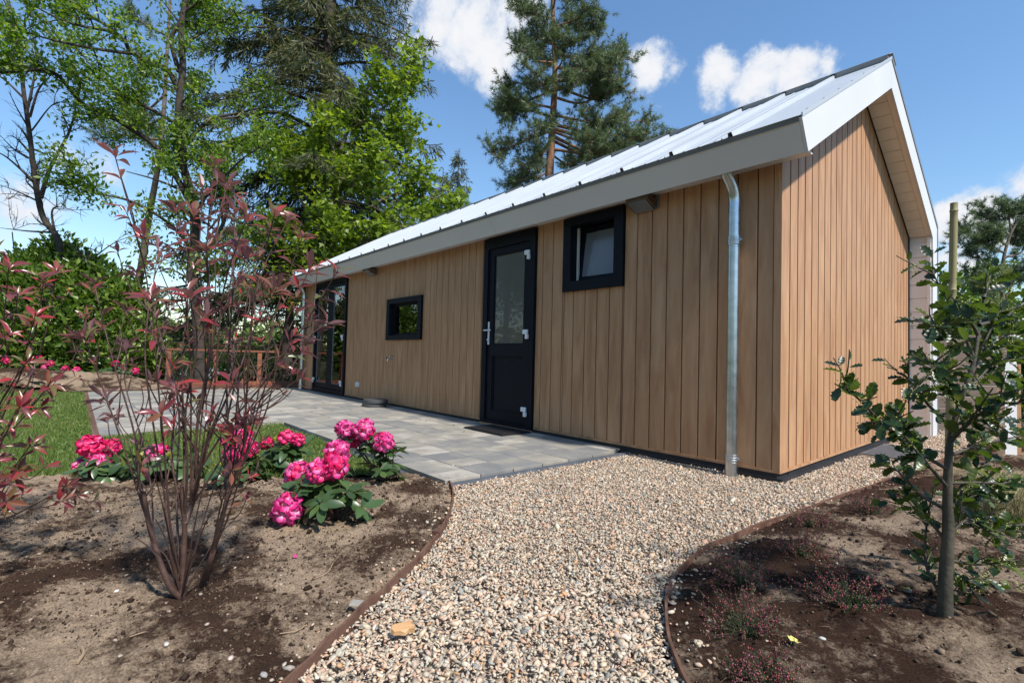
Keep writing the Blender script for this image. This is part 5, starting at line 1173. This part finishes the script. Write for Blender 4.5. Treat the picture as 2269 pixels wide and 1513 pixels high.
bungalow(590, 32, 7, 5, -.8, 2.5, .78, 'white bungalow with dark windows near the house corner', M_SHING, 5, solar=True)
bungalow(505, 52, 6, 6, .9, 3.2, .7, 'distant house with red brown roof between the stems', M_BRICK, 3, 1.6)

M_PLANK = wood('taupe_plank', sl((112, 96, 84)), sl((128, 110, 97)), sl((140, 122, 108)), vertical=False)
def fence_right():
    A = np.array([-.9, 5.15, 0]); B = np.array([.80, 6.32, 0]); u = (B - A); L_ = np.linalg.norm(u); u /= L_; M0 = Matrix.Translation(Vector(A)) @ Matrix.Rotation(math.atan2(u[1], u[0]), 4, 'Z')
    t = thing('plank_fence', 'taupe horizontal plank fence panel behind the holly', 'fence', tuple(A))
    pl = MB().prism([(0, -.012, 0), (0, .012, 0), (0, .012, .166), (0, -.004, .166), (0, -.012, .155)], [(L_ - .06, -.012, 0), (L_ - .06, .012, 0), (L_ - .06, .012, .166), (L_ - .06, -.004, .166), (L_ - .06, -.012, .155)]).mesh('plank', M_PLANK)
    for i in range(8): put('plank', pl, t, M0 @ Matrix.Translation((0, 0, .0 + .172 * i)))
    put('cap_rail', MB().box(0, -.03, 1.378, L_ - .05, .03, 1.41).mesh('cap_rail', M_PLANK), t, M0)
    p = gr(2232, 1000, .1); p = at(2231, 960, 4.7)
    w = thing('fence_post', 'short white post with raw timber side right of the plank fence', 'post', (p[0], p[1], 0)); M1 = Matrix.Translation((p[0], p[1], 0)) @ Matrix.Rotation(.65, 4, 'Z')
    put('white_post', MB().box(-.05, -.05, -.1, .05, .05, .99).mesh('white_post', M_WALLW, bevel=.004), w, M1)
    put('timber_side', MB().box(.051, -.045, -.1, .085, .045, .97).mesh('timber_side', M_TRIMW), w, M1)
    # shed with dark roof behind
    q = at(2200, 760, 11); s = thing('garden_shed', 'low shed with dark blue grey roof behind the plank fence', 'shed', (q[0], q[1], 0)); M2 = Matrix.Translation((q[0], q[1], 0)) @ Matrix.Rotation(.7, 4, 'Z')
    put('wall', MB().box(-1.3, 0, 0, .72, 2, 1.45).mesh('wall', M_PLANK), s, M2); put('roof', MB().box(-1.4, -.12, 1.45, .82, 2.1, 1.62).mesh('roof', plain('blue_grey_roof', c4(.035, .05, .08), .4)), s, M2)
fence_right()

# ------------------------------------------------------------------ trees
RL = np.array([(0, 0, 0), (.45, .24, .05), (1, 0, -.05), (.45, -.24, .05)]); RLF = np.array([(0, 1, 2), (0, 2, 3)])            # simple leaf
ML = np.array([(0, 0, 0), (.3, .52, .06), (.48, .2, 0), (1, 0, -.08), (.48, -.2, 0), (.3, -.52, .06)]); MLF = np.array([(0, 1, 2), (0, 2, 4), (2, 3, 4), (0, 4, 5)])   # lobed leaf
ND = np.array([(0, -.035, 0), (0, .035, 0), (1, 0, 0)]); NDF = np.array([(0, 1, 2)])
def orient(n, R, d=None, spread=1.0, flat=None):
    # rotation matrices whose x axis is random (or near d) and whose z leans up by 'flat'
    x = R.randn(n, 3)
    if d is not None: x = d + x * spread
    x /= np.linalg.norm(x, axis=1)[:, None] + 1e-9
    z = R.randn(n, 3) * (1 if flat is None else 1 - flat); 
    if flat is not None: z[:, 2] += flat * 1.6
    z -= x * (x * z).sum(1)[:, None]; z /= np.linalg.norm(z, axis=1)[:, None] + 1e-9
    y = np.cross(z, x); return np.stack([x, y, z], -1)
def leafs(T, TF, P, s, Q):
    n = len(P); V = np.einsum('nij,kj->nki', Q, T) * s[:, None, None] + P[:, None, :]
    return V.reshape(-1, 3), (TF[None] + np.arange(n)[:, None, None] * len(T)).reshape(-1, 3)
def branches(limbs, R, nc, lc, ng, lg, up=.25, r1=.35, t0=.25, droop=0):
    lines = []; anc = []; anr = []
    for P, r0, r1_ in limbs:
        C = spline(P, 7); n = len(C); rr = np.linspace(r0, r1_, n); lines.append((C, rr)); L_ = np.linalg.norm(np.diff(C, axis=0), axis=1).sum()
        for k in range(int(nc * L_)):
            u = t0 + (1 - t0) * R.rand(); i = min(n - 2, int(u * (n - 1))); tan = C[i + 1] - C[i]; tan /= np.linalg.norm(tan)
            d = tan * .6 + R.randn(3) * .7 + np.array([0, 0, up]); d /= np.linalg.norm(d); l = lc * (.5 + .8 * R.rand()) * (1.2 - .5 * u)
            c = spline([C[i], C[i] + d * l * .5 + R.randn(3) * .08 * l + np.array([0, 0, .05 * l]), C[i] + d * l + R.randn(3) * .1 * l - np.array([0, 0, droop * l])], 4)
            lines.append((c, np.linspace(min(rr[i] * .6, .022 + .01 * l), .004, len(c))))
            for g in range(ng):
                v = .25 + .75 * R.rand(); j = min(len(c) - 2, int(v * (len(c) - 1))); e = (c[j + 1] - c[j]); e /= np.linalg.norm(e); e = e * .6 + R.randn(3) * .6 + np.array([0, 0, up * .6]); e /= np.linalg.norm(e)
                q = c[j] + e * lg * (.4 + .8 * R.rand()); m_ = (c[j] + q) / 2 + R.randn(3) * .06 * lg; lines.append((np.array([c[j], m_, q]), np.array([.005, .0035, .002])))
                for w in (.35, .6, .8, 1): anc.append(c[j] + (q - c[j]) * w + R.randn(3) * .04 * lg); anr.append(e)
            anc.append(c[-1]); anr.append(d)
    return lines, np.array(anc), np.array(anr)
def foliage_tree(name, label, cat, limbs, seed, mat, bark, leaf='oak', nc=1.6, lc=1.2, ng=5, lg=.45, per=7, size=.1, up=.25, rad=.2, group=None, droop=0, flat=.4, bare=False):
    R = np.random.RandomState(seed); base = limbs[0][0][0]; t = thing(name, label, cat, tuple(base), group)
    lines, A, Dr = branches(limbs, R, nc, lc, ng, lg, up, droop=droop)
    put('trunk', tubes_mesh('trunk', [l for l in lines[:1]], bark, 10), t)
    put('branches', tubes_mesh('branches', lines[1:], bark, 4), t)
    if bare: return t, A
    P = np.repeat(A, per, 0) + R.randn(len(A) * per, 3) * rad; d = np.repeat(Dr, per, 0); n = len(P)
    T, TF = (ML, MLF) if leaf == 'maple' else (RL, RLF)
    V, F = leafs(T, TF, P, size * (.6 + .7 * R.rand(n)), orient(n, R, d * .6, .8, flat)); put('crown', npmesh('crown', V, F, mat), t)
    return t, A
M_OAKL = leafmat('oak_leaves', [(0, c4(.06, .11, .022)), (.4, c4(.105, .175, .03)), (.75, c4(.17, .25, .04)), (1, c4(.26, .3, .07))], .45, .42, 'isl', tcol=(1.6, 1.9, .4, 1))
M_MAPL = leafmat('maple_leaves', [(0, c4(.08, .14, .018)), (.5, c4(.16, .24, .026)), (1, c4(.29, .38, .055))], .45, .42, 'isl', tcol=(1.5, 1.5, .5, 1))
M_LAUR = leafmat('laurel_leaves', [(0, c4(.045, .09, .016)), (.5, c4(.09, .16, .026)), (.85, c4(.17, .25, .045)), (1, c4(.25, .32, .07))], .3, .3, 'isl', tcol=(1.5, 1.7, .4, 1))
M_SPRU = leafmat('spruce_needles', [(0, c4(.035, .05, .022)), (.5, c4(.075, .09, .038)), (.9, c4(.15, .15, .06)), (1, c4(.21, .18, .08))], .6, .3, 'isl', tcol=(1.2, 1.4, .6, 1))
M_PINE = leafmat('pine_needles', [(0, c4(.06, .095, .05)), (.5, c4(.11, .155, .075)), (1, c4(.2, .24, .11))], .5, .25, 'isl', tcol=(1.2, 1.4, .7, 1))
M_WOOD = leafmat('wood_leaves', [(0, c4(.06, .1, .025)), (.5, c4(.12, .19, .04)), (.85, c4(.2, .26, .06)), (1, c4(.24, .31, .08))], .6, .3, 'isl')

def oak():
    d = 12.6
    def p(*q): return [at(x, y, d + (q_[0] if (q_ := rest) else 0)) for x, y, *rest in q]
    limbs = [(p((446, 900), (441, 780), (436, 680), (426, 600), (433, 500), (420, 420), (402, 350), (396, 250), (405, 150), (402, 60), (420, -60), (430, -200)), .15, .05),
             (p((430, 470), (395, 400), (350, 330), (290, 285), (240, 255, -.3), (190, 235, -.5), (160, 205, -.8), (125, 165, -1), (80, 155, -1.2), (0, 160, -1.5), (-80, 130, -1.8)), .08, .02),
             (p((400, 210), (370, 155), (330, 140, -.4), (290, 115, -.6), (275, 90, -.8), (240, 60, -1), (190, 30, -1.2), (130, -20, -1.4)), .07, .02),
             (p((396, 160), (380, 90), (395, 55), (412, 25), (445, 0), (480, -60)), .06, .02), (p((402, 330), (460, 270, .4), (530, 250, .8), (600, 235, 1.0)), .06, .015),
             (p((428, 470), (480, 410, -.3), (540, 350, -.8), (590, 320, -1.0)), .05, .015), (p((432, 560), (380, 500, -.3), (300, 450, -.6), (220, 430, -.9), (180, 425, -1)), .05, .012),
             (p((430, 620), (500, 480), (495, 400), (510, 330, .4)), .07, .02), (p((400, 280), (330, 240, .5), (250, 200, .9), (180, 120, 1.2), (100, 60, 1.5)), .05, .012),
             (p((402, 100), (470, 60, .5), (550, 20, .8)), .05, .012), (p((300, 120, -.6), (220, 110, -1.5), (120, 90, -2), (20, 60, -2.4)), .04, .01), (p((250, 70, -1), (150, 50, -2), (50, 0, -2.5)), .04, .01),
             (p((426, 600), (470, 560, -.4), (560, 520, -.6)), .035, .01), (p((420, 430), (350, 400, -.6), (280, 380, -.8)), .04, .01)]
    foliage_tree('oak_tree', 'big oak with crooked dark trunk and loose green crown behind the red shrub', 'tree', limbs, 1, M_OAKL, M_BARKD, 'oak', 2.6, 1.15, 6, .42, 7, .12, rad=.11)
oak()
def maple():
    d = 13.6
    def p(*q): return [at(x, y, d + (rest[0] if rest else 0)) for x, y, *rest in q]
    limbs = [(p((720, 900), (725, 700), (735, 500), (745, 380), (770, 290), (800, 220), (840, 185)), .11, .02),
             (p((730, 560), (670, 450, -.4), (640, 380, -.5), (620, 330, -.6)), .05, .01), (p((735, 460), (690, 380), (660, 340, .5), (600, 320, .6)), .05, .01), (p((745, 400), (830, 330, .4), (890, 290, .5), (930, 300, .4)), .05, .01),
             (p((735, 520), (820, 460, .3), (880, 430, .4), (960, 440, .3), (990, 455)), .05, .01), (p((770, 290), (860, 230), (900, 180), (908, 160)), .04, .01), (p((730, 620), (650, 560, -.6), (600, 500, -.7)), .05, .01),
             (p((735, 430), (740, 340, -.8), (720, 290, -.9)), .05, .01), (p((730, 600), (800, 540, -.5), (880, 500, -.4)), .05, .01), (p((735, 480), (800, 380, -.8), (840, 300, -.9)), .04, .01),
             (p((720, 700), (690, 640, -.4), (640, 700, -.5)), .03, .01), (p((725, 650), (720, 560, -1), (700, 500, -1.1)), .03, .01)]
    foliage_tree('maple_tree', 'bright green maple at the far end of the house before the tall spruce', 'tree', limbs, 2, M_MAPL, M_BARK, 'maple', 2.4, 1.05, 6, .42, 7, .15, rad=.16, flat=.6)
    #
maple()
def bare():
    d = 12.2
    def p(*q): return [at(x, y, d + (rest[0] if rest else 0)) for x, y, *rest in q]
    limbs = [(p((145, 720), (136, 600), (128, 530), (95, 480), (78, 400), (66, 300), (52, 200), (40, 100), (18, 0), (0, -90)), .085, .022),
             (p((90, 440), (112, 370), (150, 300), (165, 250), (170, 200, .3)), .05, .008), (p((66, 260), (85, 200), (110, 170), (125, 150)), .03, .006), (p((60, 250), (80, 130), (60, 30)), .03, .01), (p((55, 220), (0, 170), (-60, 150)), .03, .006),
             (p((80, 410), (40, 370), (0, 340), (-50, 330)), .035, .006), (p((92, 450), (40, 425), (0, 410)), .025, .005), (p((115, 515), (60, 512), (0, 505)), .03, .005), (p((128, 540), (115, 470), (140, 460), (190, 480)), .03, .004),
             (p((62, 350), (30, 330), (0, 300)), .03, .005), (p((84, 430), (130, 400), (190, 380)), .02, .004), (p((70, 290), (120, 230), (165, 235)), .025, .004), (p((40, 110), (60, 40), (110, -20)), .03, .008), (p((145, 640), (200, 580), (250, 540), (300, 520)), .03, .005), (p((50, 160), (10, 90), (-20, 0)), .02, .004)]
    foliage_tree('bare_tree', 'leafless grey tree with thin twigs against the sky at far left', 'tree', limbs, 4, M_OAKL, M_BARKD, nc=3.6, lc=.75, ng=9, lg=.32, up=.5, bare=True)
bare()

def conifer(name, label, px, py0, D_, H, blen, seed, mat, bark, first=.12, dens=1.0, r=.22, droop=.35, zb=None, gap=.42, per=1.0, group=None, nsz=.16):
    R = np.random.RandomState(seed); b = at(px, py0, D_); b[2] = zb if zb is not None else -.5; t = thing(name, label, 'tree', tuple(b), group)
    C = np.array([b + np.array([.02 * math.sin(k), .02 * math.cos(k), H * k / 12]) for k in range(13)]); put('trunk', tubes_mesh('trunk', [(C, np.linspace(r, .02, 13))], bark, 9), t)
    lines = []; P = []; Dd = []; z = H * first
    while z < H * .985:
        f = 1 - z / H; L_ = blen * (f ** .72) * (1 - .25 * math.exp(-((f - 1) / .15) ** 2)); nb = R.randint(4, 7)
        for k in range(nb):
            a = R.rand() * 6.28; l = L_ * (.65 + .5 * R.rand()) + .15; dd = np.array([math.cos(a), math.sin(a), 0]); s = b + np.array([0, 0, z + (R.rand() - .5) * gap])
            rise = .25 - .45 * f; c = spline([s, s + dd * l * .4 + np.array([0, 0, rise * l * .4]), s + dd * l * .8 + np.array([0, 0, (rise - droop * f) * l * .7]), s + dd * l + np.array([0, 0, (rise - droop * f) * l * .75 + .04])], 4)
            lines.append((c, np.linspace(.012 + .016 * l, .006, len(c)))); side = np.array([-dd[1], dd[0], 0]); n = int(l * 9 * dens) + 3
            for u in (np.arange(n) + R.rand(n)) / n:
                if u < .12: continue
                q = c[int(u * (len(c) - 1))]; sg = 1 if R.rand() < .5 else -1; tl = (.16 + .55 * l * .28 * math.sin(math.pi * min(1, u * .9 + .1))) * (.6 + .6 * R.rand()); e = dd * .55 + side * sg * .75 + np.array([0, 0, -.25 - .5 * droop]) + R.randn(3) * .2; e /= np.linalg.norm(e)
                lines.append((np.array([q, q + e * tl]), np.array([.005, .002])))
                m = max(2, int(tl / .05 * per))
                for w in np.linspace(.1, 1.05, m): P.append(q + e * tl * w + R.randn(3) * .02 + np.array([0, 0, -.05 * w * w])); Dd.append(e)
        z += gap * (.7 + .6 * R.rand()) * (.55 + .6 * f)
    put('branches', tubes_mesh('branches', lines, bark, 4), t); P = np.array(P); Dd = np.array(Dd); P = np.repeat(P, 3, 0) + R.randn(len(P) * 3, 3) * .025; Dd = np.repeat(Dd, 3, 0); n = len(P)
    S_ = np.array([(0, -.05, 0), (0, .05, 0), (.55, .065, 0), (1, 0, 0), (.55, -.065, 0)]); S_ = S_[[0, 2, 3, 4]]; SF = np.array([(0, 1, 2), (0, 2, 3)])
    V, F = leafs(S_, SF, P, nsz * 1.3 * (.6 + .7 * R.rand(n)), orient(n, R, Dd + np.array([0, 0, -.25]), .55, .2)); V = V; put('crown', npmesh('crown', V, F, mat), t); return t
conifer('spruce_tree', 'tall dark spruce with drooping branches behind the maple', 712, 500, 16, 26, 5.3, 3, M_SPRU, M_BARKD, first=.19, dens=.95, zb=-2, droop=.5, r=.3, gap=.55, nsz=.19)
conifer('spruce_tree', 'small spruce rising just above the roof line', 1012, 500, 34, 17.2, 2.2, 5, M_SPRU, M_BARKD, first=.2, dens=.6, zb=-2.2, gap=.55, per=.5, nsz=.26)
conifer('spruce_tree', 'little spruce top left of the small roof line spruce', 978, 500, 33, 15.6, 1.8, 6, M_SPRU, M_BARKD, first=.3, dens=.6, zb=-2.2, gap=.6, per=.5, nsz=.26)
conifer('spruce_tree', 'dark spruce filling the gap behind the far downpipe', 640, 700, 13.6, 5.4, 1.6, 8, M_SPRU, M_BARKD, first=.03, dens=1.0, zb=-1.0, nsz=.13)
conifer('spruce_tree', 'dull olive spruce beyond the railing on the left', 365, 700, 20, 6.2, 2.2, 9, M_SPRU, M_BARKD, first=.03, dens=.7, zb=-4, nsz=.2, per=.7)

def pine(name, label, trunk, D_, limbs, seed, r0, tuft=.15, nt=22, extra=1.0, bark=None, group=None, rr_=.34):
    R = np.random.RandomState(seed); P0 = [at(x, y, D_) for x, y in trunk]; b = P0[0]; t = thing(name, label, 'tree', tuple(b), group)
    C = spline(P0, 6); put('trunk', tubes_mesh('trunk', [(C, np.linspace(r0, r0 * .25, len(C)))], bark or M_BARKP, 10), t); lines = []; T = []
    for (x0, y0), (x1, y1), dz in limbs:
        a = at(x0, y0, D_); e = at(x1, y1, D_ + dz); l = np.linalg.norm(e - a); c = spline([a, a * .6 + e * .4 + np.array([0, 0, -.06 * l]) + R.randn(3) * .05 * l, a * .3 + e * .7 + R.randn(3) * .04 * l, e], 5)
        lines.append((c, np.linspace(.03 + .012 * l, .01, len(c))))
        for k in range(int(l * 6.5 * extra) + 4):
            u = .3 + .7 * R.rand(); i = min(len(c) - 2, int(u * (len(c) - 1))); tan = c[i + 1] - c[i]; tan /= np.linalg.norm(tan); d = tan * .6 + R.randn(3) * .55 + np.array([0, 0, .18]); d /= np.linalg.norm(d); m = (.25 + .6 * R.rand()) * (.6 + .12 * l)
            q = c[i] + d * m; s = spline([c[i], (c[i] + q) / 2 + R.randn(3) * .05, q], 4); lines.append((s, np.linspace(.011, .004, len(s))))
            for w in (.55, .75, 1): T.append((s[int(w * (len(s) - 1))] + R.randn(3) * .04, d))
            for g in range(5):
                e2 = d * .6 + R.randn(3) * .55 + np.array([0, 0, .3]); e2 /= np.linalg.norm(e2); q2 = s[R.randint(1, len(s))] + e2 * rr_ * (.5 + .7 * R.rand()); lines.append((np.array([s[-2], q2]), np.array([.005, .003]))); T.append((q2, e2)); T.append((q2 - e2 * .12, e2))
    put('branches', tubes_mesh('branches', lines, bark or M_BARKP, 4), t)
    A = np.array([q for q, _ in T]); Dd = np.array([q for _, q in T]); P = np.repeat(A, nt, 0); Dn = np.repeat(Dd, nt, 0); n = len(P)
    N2 = ND.copy(); N2[:2, 1] *= 1.4
    V, F = leafs(N2, NDF, P + R.randn(n, 3) * .02, tuft * (.7 + .6 * R.rand(n)), orient(n, R, Dn * .7, .75)); put('crown', npmesh('crown', V, F, M_PINE), t)
def pines():
    R = random.Random(5); tr_ = [(1214, 640), (1217, 400), (1221, 330), (1226, 250), (1230, 160), (1226, 60), (1224, -60), (1222, -200)]
    L = [((1224, 255), (1370, 270), 0), ((1224, 285), (1480, 300), -1), ((1222, 275), (1440, 265), 1.0), ((1226, 215), (1395, 190), .5), ((1229, 180), (1400, 130), -.5), ((1228, 190), (1410, 210), 1.2), ((1230, 150), (1385, 120), 1), ((1230, 120), (1375, 160), -1),
         ((1222, 290), (1085, 345), -.6), ((1220, 320), (1130, 415), .4), ((1222, 260), (1110, 240), .8), ((1226, 240), (1105, 220), -.9), ((1228, 200), (1110, 250), 0), ((1229, 180), (1115, 190), .5), ((1230, 140), (1120, 95), -.5), ((1229, 100), (1150, 30), .6),
         ((1228, 110), (1330, 60), .4), ((1227, 60), (1330, 10), -.6), ((1226, 40), (1140, 10), -.6), ((1225, 0), (1320, -40), 0), ((1225, -10), (1150, -40), .5), ((1219, 340), (1300, 380), .6), ((1220, 330), (1380, 370), -.6), ((1221, 300), (1440, 350), .4), ((1216, 380), (1150, 400), -.5),
         ((1230, 160), (1260, 90), -1.4), ((1230, 120), (1220, 60), -1.5), ((1229, 200), (1290, 170), -1.6), ((1229, 200), (1170, 160), -1.5), ((1226, 20), (1230, -40), -1), ((1222, 290), (1330, 320), -1.4), ((1223, 255), (1180, 290), -1.2), ((1230, 170), (1330, 150), 1.6), ((1229, 140), (1180, 110), 1.5), ((1228, 60), (1280, 40), 1.3), ((1224, -80), (1300, -130), 0), ((1224, -100), (1160, -150), 0), ((1222, 300), (1170, 380), -.8), ((1221, 310), (1420, 310), 1.5)]
    pine('pine_tree', 'tall pine with orange trunk standing behind the roof', tr_, 19, L, 11, .19, .175, 17)
    # pine at the right
    tr2 = [(2235, 900), (2225, 760), (2222, 680), (2220, 600), (2235, 530), (2260, 480)]
    L2 = [((2222, 640), (2150, 600), 0), ((2220, 600), (2135, 545), .5), ((2225, 560), (2140, 510), -.5), ((2235, 520), (2170, 465), .4), ((2240, 510), (2230, 450), -.4), ((2250, 490), (2290, 450), 0), ((2222, 620), (2290, 590), 0), ((2225, 570), (2300, 520), .5), ((2222, 650), (2180, 640), -.5), ((2230, 540), (2200, 520), -.7), ((2235, 520), (2280, 490), .8)]
    pine('pine_tree', 'umbrella shaped pine beyond the plank fence on the right', tr2, 21, L2, 12, .13, .2, 20, .9, M_BARK)
    # leaning pale trunk on the left
    tr3 = [(268, 900), (290, 720), (312, 600), (330, 480), (345, 400), (358, 310), (366, 200), (372, 90), (380, -60)]
    L3 = [((366, 210), (250, 270), 0), ((362, 260), (280, 290), .4), ((370, 120), (300, 160), .5), ((366, 180), (440, 200), .5), ((372, 80), (300, 40), -.5), ((372, 60), (460, 30), 0), ((378, -20), (300, -60), 0), ((358, 310), (230, 300), -.4)]
    pine('pine_tree', 'leaning pale trunked pine behind the oak', tr3, 15.5, L3, 13, .13, .15, 16, .8, M_BARK)
pines()

def leaf_mass(ells, n, R, shell=.5):
    P = []; N_ = []
    tot = sum(e[1][0] * e[1][1] + e[1][0] * e[1][2] for e in ells)
    for c, r in ells:
        k = int(n * (r[0] * r[1] + r[0] * r[2]) / tot); d = R.randn(k, 3); d /= np.linalg.norm(d, axis=1)[:, None]
        f = (1 - shell * R.rand(k) ** 1.5) * (1 + .22 * fbm(d[:, 0] * 3 + c[0], d[:, 1] * 3 + d[:, 2] * 4, 1.3, 3)); P.append(np.array(c) + d * np.array(r) * f[:, None]); N_.append(d)
    return np.concatenate(P), np.concatenate(N_)
def laurel():
    R = np.random.RandomState(6)
    specs = [('big cherry laurel bush forming the hedge on the left beyond the lawn', [(95, 650, 12.4, 1.1), (130, 600, 12.6, .75), (170, 660, 12.3, 1.05), (100, 740, 12.0, 1.15), (200, 740, 12.0, 1.0), (235, 650, 12.4, .75), (170, 800, 11.9, .8), (60, 800, 11.9, .8), (190, 600, 12.6, .45), (132, 555, 12.6, .35)]),
             ('cherry laurel bush at the left picture edge', [(-20, 680, 12.3, 1.0), (20, 740, 12.0, .9), (-60, 760, 12.0, 1.1), (20, 620, 12.6, .6), (-100, 640, 12.4, 1.0)]),
             ('lower darker laurel right of the big hedge bush', [(275, 700, 12.4, .75), (290, 760, 12.1, .65), (255, 790, 11.8, .6), (320, 790, 12.2, .5)])]
    for i, (lab, E) in enumerate(specs):
        ells = [(at(x, y, d), (r, r * 1.0, r * .95)) for x, y, d, r in E]; c = at(E[0][0], 830, 12.2); t = thing('laurel_bush', lab, 'hedge', (c[0], c[1], .2))
        P, Nn = leaf_mass(ells, [20000, 11000, 6500][i], R, .75); n = len(P); P = P + R.randn(n, 3) * .09
        V, F = leafs(RL * np.array([1, 1.1, 2.2]), RLF, P, .17 * (.6 + .6 * R.rand(n)), orient(n, R, Nn * .7 + np.array([0, 0, .5]), .6, .3)); put('foliage', npmesh('foliage', V, F, M_LAUR), t)
        lines = []
        for c_, r in ells:
            for k in range(7):
                e = np.array(c_) + R.randn(3) * np.array(r) * .5; lines.append((spline([np.array([c_[0], c_[1], .1]), (np.array([c_[0], c_[1], .3]) + e) / 2 + R.randn(3) * .1, e], 4), np.linspace(.03, .008, 9)))
        put('stems', tubes_mesh('stems', lines, M_BARKD, 4), t)
laurel()
def woods():
    R = np.random.RandomState(9); ells = []
    for k in range(150):
        a = k / 150 * 2 * math.pi + R.rand() * .03; rd = 62 + 26 * R.rand(); x, y = -3 + math.cos(a) * rd, math.sin(a) * rd
        h = 2.6 + 1.4 * R.rand(); top = 3.6 + 2.4 * R.rand(); 
        ells.append(((x, y, top - h * .8), (4 + 2 * R.rand(), 4 + 2 * R.rand(), h)))
        ells.append(((x * .93, y * .93, top - h * 1.7), (4, 4, h)))
    P, Nn = leaf_mass(ells, 52000, R, .35); n = len(P)
    V, F = leafs(RL * np.array([1, 1.6, 1]), RLF, P, .95 * (.6 + .7 * R.rand(n)), orient(n, R, Nn * .4, 1, .4))
    o = put('distant_wood', npmesh('distant_wood', V, F, M_WOOD)); o['kind'] = 'stuff'; o['label'] = 'far green belt of woodland round the horizon'
woods()
def mid_trees():
    R0 = np.random.RandomState(44)
    specs = [(-9.5, -13, 7.0, 2.4, 'tree', 'round green tree out past the lawn'), (-16, -11, 8.0, 2.8, 'tree', 'second round green tree past the lawn'), (-5.2, -16, 9.0, 3.0, 'tree', 'tree behind the viewer side of the garden'), (1, -15, 8, 3, 'tree', 'unseen green tree added opposite the back door to dim sky light'), (7, -13, 8, 3, 'tree', 'unseen green tree added opposite the house corner to dim sky light'), (-12.5, -15.5, 10, 3, 'tree', 'unseen tall tree added at the far lawn corner to dim sky light')]  # last three stand out of view, added to cut sky fill
    pts = [(at(2150, 700, 26), 5.0, 2.2, 'bushy green tree low behind the plank fence'), (at(2260, 690, 22), 4.6, 2.4, 'green shrub mass right of the umbrella pine foot'), (at(2290, 760, 9.5), 2.2, 1.0, 'dark green shrub beside the white post at the right edge'),
           (at(520, 760, 46), 6.3, 3.6, 'light green tree beyond the railing by the bungalows'), (at(430, 760, 46), 6.8, 3.6, 'yellow green tree left of the bungalows'), (at(620, 760, 18), 4.2, 2.0, 'dense green tree between railing and downpipe'), (at(590, 770, 48), 5.9, 3.4, 'low green tree over the bungalow roofs'), (at(330, 760, 22), 3.8, 2.4, 'dull green tree right of the laurel hedge'), (np.array([-17.2, 6.9, 0]), 8.2, 2.8, 'bright green tree seen through the low window')]
    allp = [((x, y, 0), h, r, lab) for x, y, h, r, _, lab in specs] + [((p[0], p[1], 0), h, r, lab) for p, h, r, lab in pts]
    for i, (p, h, r, lab) in enumerate(allp):
        R = np.random.RandomState(60 + i); g = float(terrain(np.array([p[0]]), np.array([p[1]]))[0]); top = h + (g if g < -1 else 0) + (1.0 if g < -1 else 0)
        t = thing('broadleaf_tree', lab, 'tree', (p[0], p[1], g)); c = np.array([p[0], p[1], top - r])
        L_ = [(spline([np.array([p[0], p[1], g - .2]), np.array([p[0] + .1, p[1], (g + top) / 2]), np.array([p[0], p[1], top - r * .4])], 4), np.linspace(.16, .05, 9))]
        put('trunk', tubes_mesh('trunk', L_, M_BARKD, 7), t)
        E = [(c + R.randn(3) * r * np.array([.45, .45, .4]), (r * R.uniform(.35, .6),) * 3) for _ in range(13)]
        P, Nn = leaf_mass(E, 7000, R, .6); n = len(P); d = np.linalg.norm(c - CAM)
        V, F = leafs(RL, RLF, P, (.1 + .006 * d) * (.7 + .6 * R.rand(n)), orient(n, R, Nn * .5, .9, .4)); put('crown', npmesh('crown', V, F, [M_OAKL, M_WOOD, M_MAPL][i % 3] if i not in (9, 10, 11, 12, 14) else M_WOOD), t)
mid_trees()
def grasses():
    R = np.random.RandomState(15)
    for (px, py, d, n, lab) in [(2200, 1110, 2.6, 260, 'tuft of pale fine ornamental grass behind the holly'), (2262, 1090, 2.4, 200, 'second tuft of fine grass at the right edge')]:
        b = at(px, py, d); b[2] = float(hR(np.array([b[0]]), np.array([b[1]]))[0]); t = thing('ornamental_grass', lab, 'grass tuft', tuple(b), 'fine grass tufts behind the holly'); ls = []
        for k in range(n):
            a = R.rand() * 6.28; l = .16 + .22 * R.rand(); o = b + R.randn(3) * np.array([.02, .02, 0]); dd = np.array([math.cos(a), math.sin(a), 0]); s = .2 + .7 * R.rand()
            ls.append((np.array([o, o + dd * l * .25 * s + [0, 0, l * .55], o + dd * l * .6 * s + [0, 0, l * .75], o + dd * l * s + [0, 0, l * .6]]), np.array([.0012, .001, .0008, .0003])))
        put('blades', tubes_mesh('blades', ls, plain('straw_grass', c4(.3, .27, .13), .7, var=.4, nscale=30), 3), t, kind='stuff')
grasses()
